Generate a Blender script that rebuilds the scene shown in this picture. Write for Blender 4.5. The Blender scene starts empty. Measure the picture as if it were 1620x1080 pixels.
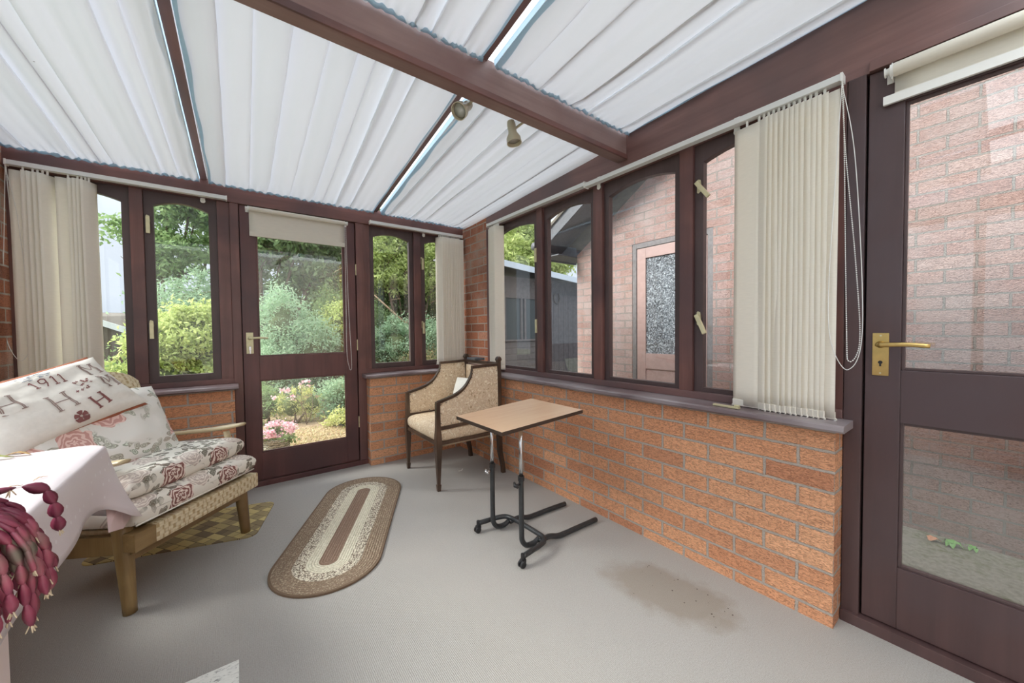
import bpy, bmesh, math, random
import numpy as np
from mathutils import Vector, Matrix, noise
random.seed(7)
PI = math.pi
sc = bpy.context.scene
C = sc.collection

# ------------------------------------------------------------------ camera
cam_d = bpy.data.cameras.new('camera'); cam = bpy.data.objects.new('camera', cam_d); C.objects.link(cam)
F_PX = 584.93; YAW, PITCH, ROLL = (math.radians(a) for a in (37.059, -1.585, -0.595))
fw = Vector((math.sin(YAW)*math.cos(PITCH), math.cos(YAW)*math.cos(PITCH), math.sin(PITCH)))
rt = Vector((math.cos(YAW), -math.sin(YAW), 0)); up = rt.cross(fw)
rt2 = rt*math.cos(ROLL) + up*math.sin(ROLL); up2 = -rt*math.sin(ROLL) + up*math.cos(ROLL)
M3 = Matrix((rt2, up2, -fw)).transposed()
cam.matrix_world = Matrix.Translation((-1.7238, -3.1248, 1.10)) @ M3.to_4x4()
cam_d.sensor_width = 36; cam_d.sensor_fit = 'HORIZONTAL'; cam_d.lens = F_PX/1620*36
cam_d.clip_start = 0.02; cam_d.clip_end = 300
sc.camera = cam

# ------------------------------------------------------------------ light: overcast sky, brighter overhead
world = bpy.data.worlds.new('overcast_sky'); sc.world = world; world.use_nodes = True
nt = world.node_tree; nt.nodes.clear()
def N(nt, t, **k):
    n = nt.nodes.new(t)
    for a, b in k.items(): setattr(n, a, b)
    return n
out = N(nt, 'ShaderNodeOutputWorld'); bg = N(nt, 'ShaderNodeBackground'); tc = N(nt, 'ShaderNodeTexCoord')
sep = N(nt, 'ShaderNodeSeparateXYZ'); nt.links.new(tc.outputs['Generated'], sep.inputs[0])
ramp = N(nt, 'ShaderNodeValToRGB'); nt.links.new(sep.outputs['Z'], ramp.inputs[0])
cr = ramp.color_ramp; cr.elements[0].position = 0.0; cr.elements[0].color = (.62, .70, .80, 1)
cr.elements[1].position = 1.0; cr.elements[1].color = (1, 1, 1, 1)
e = cr.elements.new(.08); e.color = (.74, .82, .93, 1)
e = cr.elements.new(.45); e.color = (.80, .88, .98, 1)
no = N(nt, 'ShaderNodeTexNoise'); no.inputs['Scale'].default_value = 2.2; no.inputs['Detail'].default_value = 5
mp = N(nt, 'ShaderNodeMapping'); mp.inputs['Scale'].default_value = (1, 1, 4)
nt.links.new(tc.outputs['Generated'], mp.inputs[0]); nt.links.new(mp.outputs[0], no.inputs['Vector'])
mx = N(nt, 'ShaderNodeMix', data_type='RGBA', blend_type='SOFT_LIGHT'); mx.inputs[0].default_value = .45
nt.links.new(ramp.outputs[0], mx.inputs[6]); nt.links.new(no.outputs['Fac'], mx.inputs[7])
mr = N(nt, 'ShaderNodeMapRange'); mr.inputs['From Min'].default_value = .2; mr.inputs['From Max'].default_value = 1
mr.inputs['To Min'].default_value = .42; mr.inputs['To Max'].default_value = 1.5
nt.links.new(sep.outputs['Z'], mr.inputs['Value'])
nt.links.new(mx.outputs[2], bg.inputs['Color']); nt.links.new(mr.outputs[0], bg.inputs['Strength'])
nt.links.new(bg.outputs[0], out.inputs[0])
sun_d = bpy.data.lights.new('sun', 'SUN'); sun_d.energy = 2.5; sun_d.angle = math.radians(25); sun_d.color = (1, .97, .92)
sun = bpy.data.objects.new('sun', sun_d); C.objects.link(sun)
sun.rotation_euler = Vector((.95, -.45, -.85)).to_track_quat('-Z', 'Y').to_euler(); sun.location = (-3, 0, 9)

vs = sc.view_settings
sc.display_settings.display_device = 'sRGB'
vs.view_transform = 'Standard'; vs.look = 'None'; vs.gamma = 1; vs.use_curve_mapping = False
vs.exposure = 1.42
sc.cycles.max_bounces = 10; sc.cycles.diffuse_bounces = 6; sc.cycles.transparent_max_bounces = 24
sc.cycles.caustics_reflective = False; sc.cycles.caustics_refractive = False
sc.cycles.sample_clamp_indirect = 6

# ------------------------------------------------------------------ tagging
def tag(o, label=None, cat=None, group=None, kind=None):
    if label: o['label'] = label
    if cat: o['category'] = cat
    if group: o['group'] = group
    if kind: o['kind'] = kind
    return o
def thing(name, loc, label, cat, rz=0, group=None, kind=None):
    o = bpy.data.objects.new(name, None); C.objects.link(o); o.empty_display_size = .05
    o.location = loc; o.rotation_euler = (0, 0, rz)
    return tag(o, label, cat, group, kind)
def sgroup(name, loc=(0, 0, 0), rz=0):
    o = bpy.data.objects.new(name, None); C.objects.link(o); o.location = loc; o.rotation_euler = (0, 0, rz)
    o['kind'] = 'structure'; return o
def obj(name, bm, mat, parent=None, smooth=False, kind=None, label=None, cat=None, group=None, mw=None):
    me = bpy.data.meshes.new(name)
    if isinstance(bm, bmesh.types.BMesh):
        bmesh.ops.recalc_face_normals(bm, faces=bm.faces[:]); bm.to_mesh(me); bm.free()
    else:
        me.from_pydata(bm[0], [], bm[1]); me.update()
    mats = mat if isinstance(mat, (list, tuple)) else [mat]
    for m in mats: me.materials.append(m)
    if smooth:
        me.polygons.foreach_set('use_smooth', [True]*len(me.polygons))
    o = bpy.data.objects.new(name, me); C.objects.link(o)
    if parent: o.parent = parent
    if mw is not None: o.matrix_local = mw
    return tag(o, label, cat, group, kind)
def autosmooth(o, deg=35):
    me = o.data
    me.polygons.foreach_set('use_smooth', [True]*len(me.polygons))
    bm = bmesh.new(); bm.from_mesh(me)
    for e_ in bm.edges:
        if len(e_.link_faces) == 2 and e_.calc_face_angle(0) > math.radians(deg): e_.smooth = False
    bm.to_mesh(me); bm.free()
    return o

# ------------------------------------------------------------------ mesh helpers
def box(bm, x0, x1, y0, y1, z0, z1, bev=0, M=None, mi=0):
    r = bmesh.ops.create_cube(bm, size=1)
    vsx = r['verts']
    for v in vsx:
        v.co = Vector(((x0+x1)/2 + v.co.x*(x1-x0), (y0+y1)/2 + v.co.y*(y1-y0), (z0+z1)/2 + v.co.z*(z1-z0)))
    fs = set(f for v in vsx for f in v.link_faces)
    if bev > 0:
        es = list(set(e_ for v in vsx for e_ in v.link_edges))
        rr = bmesh.ops.bevel(bm, geom=es, offset=bev, segments=2, affect='EDGES', profile=.7)
        vsx = list(set(v for f in rr['faces'] for v in f.verts) | set(v for v in vsx if v.is_valid))
        fs = set(f for v in vsx for f in v.link_faces)
    if M is not None:
        for v in vsx: v.co = M @ v.co
    for f in fs: f.material_index = mi
    return vsx
def bxo(name, dims, mat, parent=None, bev=.002, **k):
    bm = bmesh.new(); box(bm, *dims, bev=bev); return obj(name, bm, mat, parent, **k)
def tube(bm, pts, r, n=8, cap=True, sx=1.0):
    pts = [Vector(p) for p in pts]; rings = []; m = len(pts)
    rs = r if isinstance(r, (list, tuple)) else [r]*m
    t0 = (pts[1]-pts[0]).normalized(); ref = Vector((0, 0, 1)) if abs(t0.z) < .9 else Vector((1, 0, 0))
    nrm = (ref - t0*ref.dot(t0)).normalized()
    for i, p in enumerate(pts):
        t = (pts[min(i+1, m-1)]-pts[max(i-1, 0)])
        if t.length < 1e-9: t = t0
        t.normalize(); nrm = (nrm - t*nrm.dot(t))
        if nrm.length < 1e-6: nrm = t.orthogonal()
        nrm.normalize(); b = t.cross(nrm)
        rings.append([bm.verts.new(p + (nrm*math.cos(a)*rs[i] + b*math.sin(a)*rs[i]*sx)) for a in (2*PI*k/n + PI/n for k in range(n))])
    for i in range(m-1):
        for k in range(n):
            bm.faces.new((rings[i][k], rings[i][(k+1) % n], rings[i+1][(k+1) % n], rings[i+1][k]))
    if cap:
        bm.faces.new(rings[0][::-1]); bm.faces.new(rings[-1])
    return rings
def lathe(bm, prof, n=24, M=None):
    rings = []
    for r, z in prof:
        rings.append([bm.verts.new(((r*math.cos(2*PI*k/n)), (r*math.sin(2*PI*k/n)), z)) for k in range(n)])
    for i in range(len(rings)-1):
        for k in range(n):
            bm.faces.new((rings[i][k], rings[i][(k+1) % n], rings[i+1][(k+1) % n], rings[i+1][k]))
    bm.faces.new(rings[0][::-1]); bm.faces.new(rings[-1])
    vsx = [v for r_ in rings for v in r_]
    if M is not None:
        for v in vsx: v.co = M @ v.co
    return vsx
def prism(bm, poly, h, M=None, axis='z'):
    """poly: list of 2D points; extruded by h along the axis"""
    def P(u, v, w):
        return {'z': (u, v, w), 'y': (u, w, v), 'x': (w, u, v)}[axis]
    a = [bm.verts.new(P(u, v, 0)) for u, v in poly]; b = [bm.verts.new(P(u, v, h)) for u, v in poly]
    n = len(poly)
    bm.faces.new(a[::-1]); bm.faces.new(b)
    for i in range(n): bm.faces.new((a[i], a[(i+1) % n], b[(i+1) % n], b[i]))
    if M is not None:
        for v in a+b: v.co = M @ v.co
    return a+b
def bez(p0, p1, p2, n=8):
    return [Vector(p0)*(1-t)**2 + Vector(p1)*2*t*(1-t) + Vector(p2)*t*t for t in (i/n for i in range(n+1))]
def smooth_path(pts, n=6):
    """Catmull-Rom"""
    P = [Vector(p) for p in pts]; P = [P[0]*2-P[1]] + P + [P[-1]*2-P[-2]]; o = []
    for i in range(1, len(P)-2):
        for k in range(n):
            t = k/n
            o.append(.5*((2*P[i]) + (-P[i-1]+P[i+1])*t + (2*P[i-1]-5*P[i]+4*P[i+1]-P[i+2])*t*t + (-P[i-1]+3*P[i]-3*P[i+1]+P[i+2])*t**3))
    o.append(P[-2]); return o

# ------------------------------------------------------------------ materials
def srgb(r, g, b):
    f = lambda c: (c/255/12.92) if c/255 <= .04045 else ((c/255+.055)/1.055)**2.4
    return (f(r), f(g), f(b), 1)
class Mat:
    def __init__(s, name):
        s.m = bpy.data.materials.new(name); s.m.use_nodes = True; s.nt = s.m.node_tree
        s.b = s.nt.nodes['Principled BSDF']; s.out = s.nt.nodes['Material Output']
        s.tc = s.n('ShaderNodeTexCoord')
    def n(s, t, **k): return N(s.nt, t, **k)
    def l(s, a, b): s.nt.links.new(a, b)
    def setp(s, **k):
        for a, v in k.items(): s.b.inputs[a.replace('_', ' ')].default_value = v
    def coords(s, scale=(1, 1, 1), rot=(0, 0, 0), space='Object'):
        m = s.n('ShaderNodeMapping'); m.inputs['Scale'].default_value = scale; m.inputs['Rotation'].default_value = rot
        s.l(s.tc.outputs[space], m.inputs[0]); return m.outputs[0]
    def noise(s, scale, vec=None, detail=4, rough=.55, dist=0):
        n = s.n('ShaderNodeTexNoise'); n.inputs['Scale'].default_value = scale; n.inputs['Detail'].default_value = detail
        n.inputs['Roughness'].default_value = rough; n.inputs['Distortion'].default_value = dist
        s.l(vec if vec is not None else s.tc.outputs['Object'], n.inputs['Vector']); return n.outputs['Fac']
    def ramp(s, fac, stops, interp='LINEAR'):
        r = s.n('ShaderNodeValToRGB'); cr = r.color_ramp; cr.interpolation = interp
        cr.elements[0].position, cr.elements[0].color = stops[0]; cr.elements[1].position, cr.elements[1].color = stops[-1]
        for p, c in stops[1:-1]:
            e_ = cr.elements.new(p); e_.color = c
        s.l(fac, r.inputs[0]); return r.outputs[0]
    def mix(s, fac, a, b, mode='MIX'):
        m = s.n('ShaderNodeMix', data_type='RGBA', blend_type=mode)
        for sock, v in ((m.inputs[0], fac), (m.inputs[6], a), (m.inputs[7], b)):
            if isinstance(v, (int, float, tuple)): sock.default_value = v
            else: s.l(v, sock)
        return m.outputs[2]
    def math(s, op, a, b=0, c=0):
        m = s.n('ShaderNodeMath', operation=op)
        for i, v in enumerate((a, b, c)):
            if isinstance(v, (int, float)): m.inputs[i].default_value = v
            else: s.l(v, m.inputs[i])
        return m.outputs[0]
    def bump(s, h, strength=.4, dist=.005, prev=None):
        b = s.n('ShaderNodeBump'); b.inputs['Strength'].default_value = strength; b.inputs['Distance'].default_value = dist
        s.l(h, b.inputs['Height'])
        if prev is not None: s.l(prev, b.inputs['Normal'])
        s.l(b.outputs[0], s.b.inputs['Normal']); return b.outputs[0]
    def color(s, c): s.l(c, s.b.inputs['Base Color'])
def plain(name, col, rough=.6, metal=0, nscale=0, namp=.15, bump=0, **k):
    m = Mat(name); m.setp(Roughness=rough, Metallic=metal, **k)
    if nscale:
        f = m.noise(nscale); lo = tuple(c*(1-namp) for c in col[:3])+(1,); hi = tuple(min(1, c*(1+namp)) for c in col[:3])+(1,)
        m.color(m.ramp(f, [(.3, lo), (.7, hi)]))
        if bump: m.bump(f, bump, .002)
    else: m.setp(Base_Color=col)
    return m.m
def wood(name, c1, c2, rough=.4, axis='z', scale=1.0, bump=.15, c3=None):
    m = Mat(name); st = {'x': (1.5, 22, 22), 'y': (22, 1.5, 22), 'z': (22, 22, 1.5)}[axis]
    v = m.coords(tuple(a*scale for a in st)); f = m.noise(1.0, v, 6, .6, .6)
    big = m.noise(2.5*scale, None, 3)
    c = m.ramp(f, [(.3, c1), (.7, c2)])
    c = m.mix(m.ramp(big, [(.42, (0, 0, 0, 1)), (.65, (1, 1, 1, 1))]), c, c3 or c1)
    m.color(c); m.setp(Roughness=rough); m.bump(f, bump, .001); return m.m

def brick(name, cols, mortar, off=(0, 0, 0), uv='auto', wash=None, bumpd=.008):
    m = Mat(name)
    g = m.n('ShaderNodeNewGeometry'); sn = m.n('ShaderNodeSeparateXYZ'); m.l(g.outputs['True Normal'], sn.inputs[0])
    ps = m.n('ShaderNodeSeparateXYZ'); m.l(g.outputs['Position'], ps.inputs[0])
    isx = m.math('GREATER_THAN', m.math('ABSOLUTE', sn.outputs['X']), .5)
    u = m.math('ADD', m.math('MULTIPLY', isx, m.math('ADD', ps.outputs['Y'], off[1])), m.math('MULTIPLY', m.math('SUBTRACT', 1, isx), m.math('ADD', ps.outputs['X'], off[0])))
    w = m.math('ADD', ps.outputs['Z'], off[2])
    cv = m.n('ShaderNodeCombineXYZ'); m.l(u, cv.inputs[0]); m.l(w, cv.inputs[1])
    # small wobble of the joints
    nz = m.n('ShaderNodeTexNoise'); nz.inputs['Scale'].default_value = 22; nz.inputs['Detail'].default_value = 2; m.l(cv.outputs[0], nz.inputs['Vector'])
    va = m.n('ShaderNodeVectorMath', operation='MULTIPLY_ADD'); m.l(nz.outputs['Color'], va.inputs[0]); va.inputs[1].default_value = (.006, .006, 0); m.l(cv.outputs[0], va.inputs[2])
    bt = m.n('ShaderNodeTexBrick'); bt.offset = .5; bt.inputs['Scale'].default_value = 1
    bt.inputs['Brick Width'].default_value = .225; bt.inputs['Row Height'].default_value = .075
    bt.inputs['Mortar Size'].default_value = .0060; bt.inputs['Mortar Smooth'].default_value = .25
    bt.inputs['Color1'].default_value = (0, 0, 0, 1); bt.inputs['Color2'].default_value = (1, 1, 1, 1); bt.inputs['Mortar'].default_value = (.5, .5, .5, 1)
    m.l(va.outputs[0], bt.inputs['Vector'])
    bc = m.ramp(bt.outputs['Color'], [(i/(len(cols)-1), c) for i, c in enumerate(cols)])
    # rustic face: stretched horizontal crinkles
    ms = m.n('ShaderNodeMapping'); ms.inputs['Scale'].default_value = (60, 150, 1); m.l(cv.outputs[0], ms.inputs[0])
    rn = m.n('ShaderNodeTexNoise'); rn.inputs['Scale'].default_value = 1; rn.inputs['Detail'].default_value = 4; rn.inputs['Distortion'].default_value = 1.6; m.l(ms.outputs[0], rn.inputs['Vector'])
    fine = rn.outputs['Fac']
    bc = m.mix(.7, bc, m.ramp(fine, [(.36, (.50, .44, .42, 1)), (.46, (.88, .86, .84, 1)), (.56, (1.2, 1.2, 1.18, 1))]), 'MULTIPLY')
    if wash:
        wn = m.noise(1.3, g.outputs['Position'], 5, .65)
        bc = m.mix(m.ramp(wn, [(.47, (0, 0, 0, 1)), (.66, (.75, .75, .75, 1))]), bc, wash)
        wn2 = m.noise(60, g.outputs['Position'], 2)
    mc = m.mix(m.noise(40, g.outputs['Position'], 3), tuple(c*.8 for c in mortar[:3])+(1,), mortar)
    m.color(m.mix(bt.outputs['Fac'], bc, mc)); m.setp(Roughness=.9)
    h = m.math('SUBTRACT', 1, bt.outputs['Fac'])
    b1 = m.bump(h, 1.0, bumpd)
    b2 = m.bump(fine, 1.0, .009, b1)
    return m.m

MAHOG = wood('mahogany_stain', srgb(96, 65, 61), srgb(127, 87, 81), .38, 'z', 1, .12, srgb(89, 63, 63))
MAHOG_X = wood('mahogany_stain_horizontal', srgb(100, 67, 63), srgb(127, 87, 81), .38, 'x', 1, .12, srgb(89, 63, 63))
MAHOG_Y = wood('mahogany_stain_long', srgb(111, 80, 76), srgb(134, 101, 97), .42, 'y', .8, .12, srgb(103, 82, 82))
PURL = wood('dusty_beam_stain', srgb(125, 100, 98), srgb(151, 127, 122), .5, 'x', .8, .12, srgb(118, 89, 85))
SASH = wood('dark_sash_stain', srgb(74, 59, 59), srgb(92, 74, 74), .45, 'z', 1, .1)
DOORW = wood('dark_door_stain', srgb(72, 54, 54), srgb(87, 65, 64), .36, 'z', .8, .1, srgb(81, 67, 70))
DOORB = wood('red_brown_door_stain', srgb(85, 52, 52), srgb(111, 70, 67), .36, 'z', .8, .1, srgb(76, 50, 52))
SILLM = wood('grey_worn_sill', srgb(92, 76, 78), srgb(122, 106, 108), .32, 'y', .9, .1, srgb(150, 140, 142))
SILLX = wood('grey_worn_sill_x', srgb(92, 76, 78), srgb(126, 108, 110), .32, 'x', .9, .1, srgb(150, 140, 142))
BRICK = brick('orange_brick', [srgb(196, 134, 102), srgb(232, 172, 132), srgb(216, 152, 114), srgb(240, 184, 144)], srgb(198, 184, 172), (0.16, 0.07, .023))
BRICKD = brick('pier_brick', [srgb(150, 94, 70), srgb(188, 122, 90), srgb(168, 104, 78), srgb(198, 144, 118)], srgb(190, 176, 162), (0.16, 0.07, .023), wash=srgb(196, 178, 166))
BRICKO = brick('reflection_washed_brick', [srgb(150, 120, 112), srgb(170, 142, 134), srgb(160, 132, 126), srgb(174, 152, 146)], srgb(154, 148, 142), (0.0, 0.11, .0), wash=srgb(176, 162, 158), bumpd=.006)  # pale pink wash of window reflections is painted into the brick colour

def carpet_mat():
    m = Mat('pale_carpet'); v = m.coords((1, 1, 1))
    w = m.n('ShaderNodeTexWave', wave_type='BANDS', bands_direction='X'); w.inputs['Scale'].default_value = 55; w.inputs['Distortion'].default_value = 2; w.inputs['Detail'].default_value = 1.5; m.l(v, w.inputs['Vector'])
    f = m.noise(260, v, 3); big = m.noise(1.2, v, 4, .6)
    c = m.mix(m.ramp(f, [(.3, (0, 0, 0, 1)), (.7, (1, 1, 1, 1))]), srgb(152, 149, 145), srgb(176, 173, 169))
    c = m.mix(m.ramp(big, [(.4, (0, 0, 0, 1)), (.75, (.5, .5, .5, 1))]), c, srgb(166, 160, 153))
    # damp brown stain near the end of the wall, with its own edge
    sp = m.n('ShaderNodeSeparateXYZ'); m.l(v, sp.inputs[0])
    def blob(cx, cy, rx, ry, ang):
        mm = m.n('ShaderNodeMapping', vector_type='TEXTURE'); mm.inputs['Location'].default_value = (cx, cy, 0); mm.inputs['Rotation'].default_value = (0, 0, ang); mm.inputs['Scale'].default_value = (rx, ry, 1); m.l(v, mm.inputs[0])
        ln = m.n('ShaderNodeVectorMath', operation='LENGTH'); m.l(mm.outputs[0], ln.inputs[0])
        return m.math('ADD', ln.outputs['Value'], m.math('MULTIPLY', m.math('SUBTRACT', m.noise(9, v, 4), .5), .9))
    s1 = blob(-.29, -2.29, .17, .30, .25)
    c = m.mix(m.ramp(s1, [(.65, (.62, .62, .62, 1)), (1.05, (0, 0, 0, 1))]), c, srgb(136, 124, 110))
    sp2 = m.n('ShaderNodeTexVoronoi'); sp2.inputs['Scale'].default_value = 55; m.l(v, sp2.inputs['Vector'])
    spk = m.math('LESS_THAN', sp2.outputs['Distance'], .16)
    sel = m.math('GREATER_THAN', m.noise(31, v, 1), .62)
    ins = m.math('LESS_THAN', s1, .95)
    c = m.mix(m.math('MULTIPLY', m.math('MULTIPLY', spk, sel), ins), c, srgb(70, 58, 48))
    m.color(c); m.setp(Roughness=.95)
    b = m.bump(w.outputs['Fac'], .25, .003); m.bump(f, .5, .003, b); return m.m
CARPET = carpet_mat()

def fabric_ceiling_mat(name, col, tr=.82):
    m = Mat(name); nt = m.nt
    d = m.n('ShaderNodeBsdfDiffuse'); t = m.n('ShaderNodeBsdfTranslucent'); mixs = m.n('ShaderNodeMixShader'); mixs.inputs[0].default_value = tr
    sp = m.n('ShaderNodeTexVoronoi'); sp.inputs['Scale'].default_value = 5; m.l(m.tc.outputs['Object'], sp.inputs['Vector'])
    c = m.mix(m.math('LESS_THAN', sp.outputs['Distance'], .018), col, srgb(120, 116, 108))
    m.l(c, d.inputs[0]); m.l(c, t.inputs[0])
    m.l(d.outputs[0], mixs.inputs[1]); m.l(t.outputs[0], mixs.inputs[2]); m.l(mixs.outputs[0], m.out.inputs[0]); return m.m
CEILF = fabric_ceiling_mat('white_roof_fabric', (.71, .725, .765, 1), .175)
BLUEF = fabric_ceiling_mat('blue_hem_fabric', srgb(184, 208, 222), .55)

def slat_mat(name, col):
    m = Mat(name); v = m.coords((30, 30, 260)); f = m.noise(1, v, 3)
    c = m.mix(m.ramp(f, [(.3, (0, 0, 0, 1)), (.7, (1, 1, 1, 1))]), tuple(x*.95 for x in col[:3])+(1,), col)
    d = m.n('ShaderNodeBsdfDiffuse'); t = m.n('ShaderNodeBsdfTranslucent'); mixs = m.n('ShaderNodeMixShader'); mixs.inputs[0].default_value = .26
    m.l(c, d.inputs[0]); m.l(c, t.inputs[0]); m.l(d.outputs[0], mixs.inputs[1]); m.l(t.outputs[0], mixs.inputs[2]); m.l(mixs.outputs[0], m.out.inputs[0]); return m.m
SLAT = slat_mat('cream_slat_fabric', srgb(254, 249, 238))
SLATG = slat_mat('grey_cream_slat_fabric', srgb(252, 248, 238))
ROLLF = slat_mat('cream_roller_fabric', srgb(236, 231, 220))
WHITEP = plain('white_plastic', srgb(235, 235, 232), .35)
CREAMP = plain('cream_plastic', srgb(226, 222, 208), .4)
ALU = plain('white_rail', srgb(222, 224, 224), .3)
BRASS = plain('brass', srgb(206, 176, 112), .28, 1, 30, .12)
DULLBRASS = plain('cream_brass', srgb(214, 206, 168), .35, .3, 40, .08)
CHROME = plain('chrome', srgb(200, 200, 202), .22, 1)
BLACKM = plain('black_painted_steel', srgb(48, 50, 52), .38, 0, 60, .2)
BLACKP = plain('black_plastic', srgb(36, 36, 38), .45)
SPOTM = plain('beige_spotlight', srgb(186, 178, 154), .35)
LENS = plain('lamp_glass', srgb(190, 190, 186), .12)

def glass_mat(name, dirt=.0, tint=(.97, .985, .98, 1)):
    m = Mat(name)
    tr = m.n('ShaderNodeBsdfTransparent'); tr.inputs[0].default_value = tint
    gl = m.n('ShaderNodeBsdfGlossy'); gl.inputs['Roughness'].default_value = .0; gl.inputs[0].default_value = (1, 1, 1, 1)
    g_ = m.n('ShaderNodeNewGeometry'); dp = m.n('ShaderNodeVectorMath', operation='DOT_PRODUCT'); m.l(g_.outputs['Normal'], dp.inputs[0]); m.l(g_.outputs['Incoming'], dp.inputs[1])
    sch = m.math('POWER', m.math('SUBTRACT', 1, m.math('ABSOLUTE', dp.outputs['Value'])), 5)
    mixs = m.n('ShaderNodeMixShader'); f2 = m.math('MINIMUM', m.math('MULTIPLY', m.math('ADD', .042, m.math('MULTIPLY', sch, .958)), 1.45), 1)
    m.l(f2, mixs.inputs[0]); m.l(tr.outputs[0], mixs.inputs[1]); m.l(gl.outputs[0], mixs.inputs[2])
    last = mixs.outputs[0]
    if dirt > 0:
        df = m.n('ShaderNodeBsdfDiffuse'); df.inputs[0].default_value = (.8, .8, .78, 1)
        n1 = m.noise(2.2, None, 6, .7); n2 = m.noise(180, None, 2)
        fac = m.math('MULTIPLY', m.math('MULTIPLY', m.ramp(n1, [(.45, (0, 0, 0, 1)), (.8, (1, 1, 1, 1))]), m.ramp(n2, [(.5, (.2, .2, .2, 1)), (.62, (1, 1, 1, 1))])), dirt)
        m2 = m.n('ShaderNodeMixShader'); m.l(fac, m2.inputs[0]); m.l(last, m2.inputs[1]); m.l(df.outputs[0], m2.inputs[2]); last = m2.outputs[0]
    m.l(last, m.out.inputs[0]); return m.m
GLASS = glass_mat('window_glass', .12)
GLASSR = glass_mat('dusty_window_glass', .14)

def stained_rug():
    m = Mat('braided_rug'); v = m.coords((1, 1, 1)); sp = m.n('ShaderNodeSeparateXYZ'); m.l(v, sp.inputs[0])
    ax = m.math('MAXIMUM', m.math('SUBTRACT', m.math('ABSOLUTE', sp.outputs['X']), .395), 0)
    d = m.math('SQRT', m.math('ADD', m.math('MULTIPLY', ax, ax), m.math('MULTIPLY', sp.outputs['Y'], sp.outputs['Y'])))
    fn = m.noise(170, v, 2); mot = m.ramp(fn, [(.42, (0, 0, 0, 1)), (.56, (1, 1, 1, 1))])
    br = m.mix(m.ramp(fn, [(.5, (0, 0, 0, 1)), (.75, (1, 1, 1, 1))]), srgb(128, 108, 90), srgb(196, 182, 156))
    brd = m.mix(m.ramp(fn, [(.55, (0, 0, 0, 1)), (.8, (1, 1, 1, 1))]), srgb(132, 108, 92), srgb(170, 150, 130))
    crm = m.mix(m.ramp(fn, [(.35, (0, 0, 0, 1)), (.6, (1, 1, 1, 1))]), srgb(188, 180, 158), srgb(222, 216, 196))
    mixd = m.mix(mot, srgb(104, 86, 72), srgb(226, 218, 198))
    dn = m.math('DIVIDE', d, .245)
    edge = m.math('GREATER_THAN', dn, .955)
    c = m.mix(m.math('GREATER_THAN', dn, .17), brd, crm)
    c = m.mix(m.math('GREATER_THAN', dn, .40), c, mixd)
    c = m.mix(m.math('GREATER_THAN', dn, .62), c, br)
    c = m.mix(edge, c, srgb(112, 92, 74)); m.color(c)
    ring = m.math('SINE', m.math('MULTIPLY', d, 2*PI/.012))
    b = m.bump(ring, .6, .002); m.bump(fn, .6, .003, b); m.setp(Roughness=.95); return m.m

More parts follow.
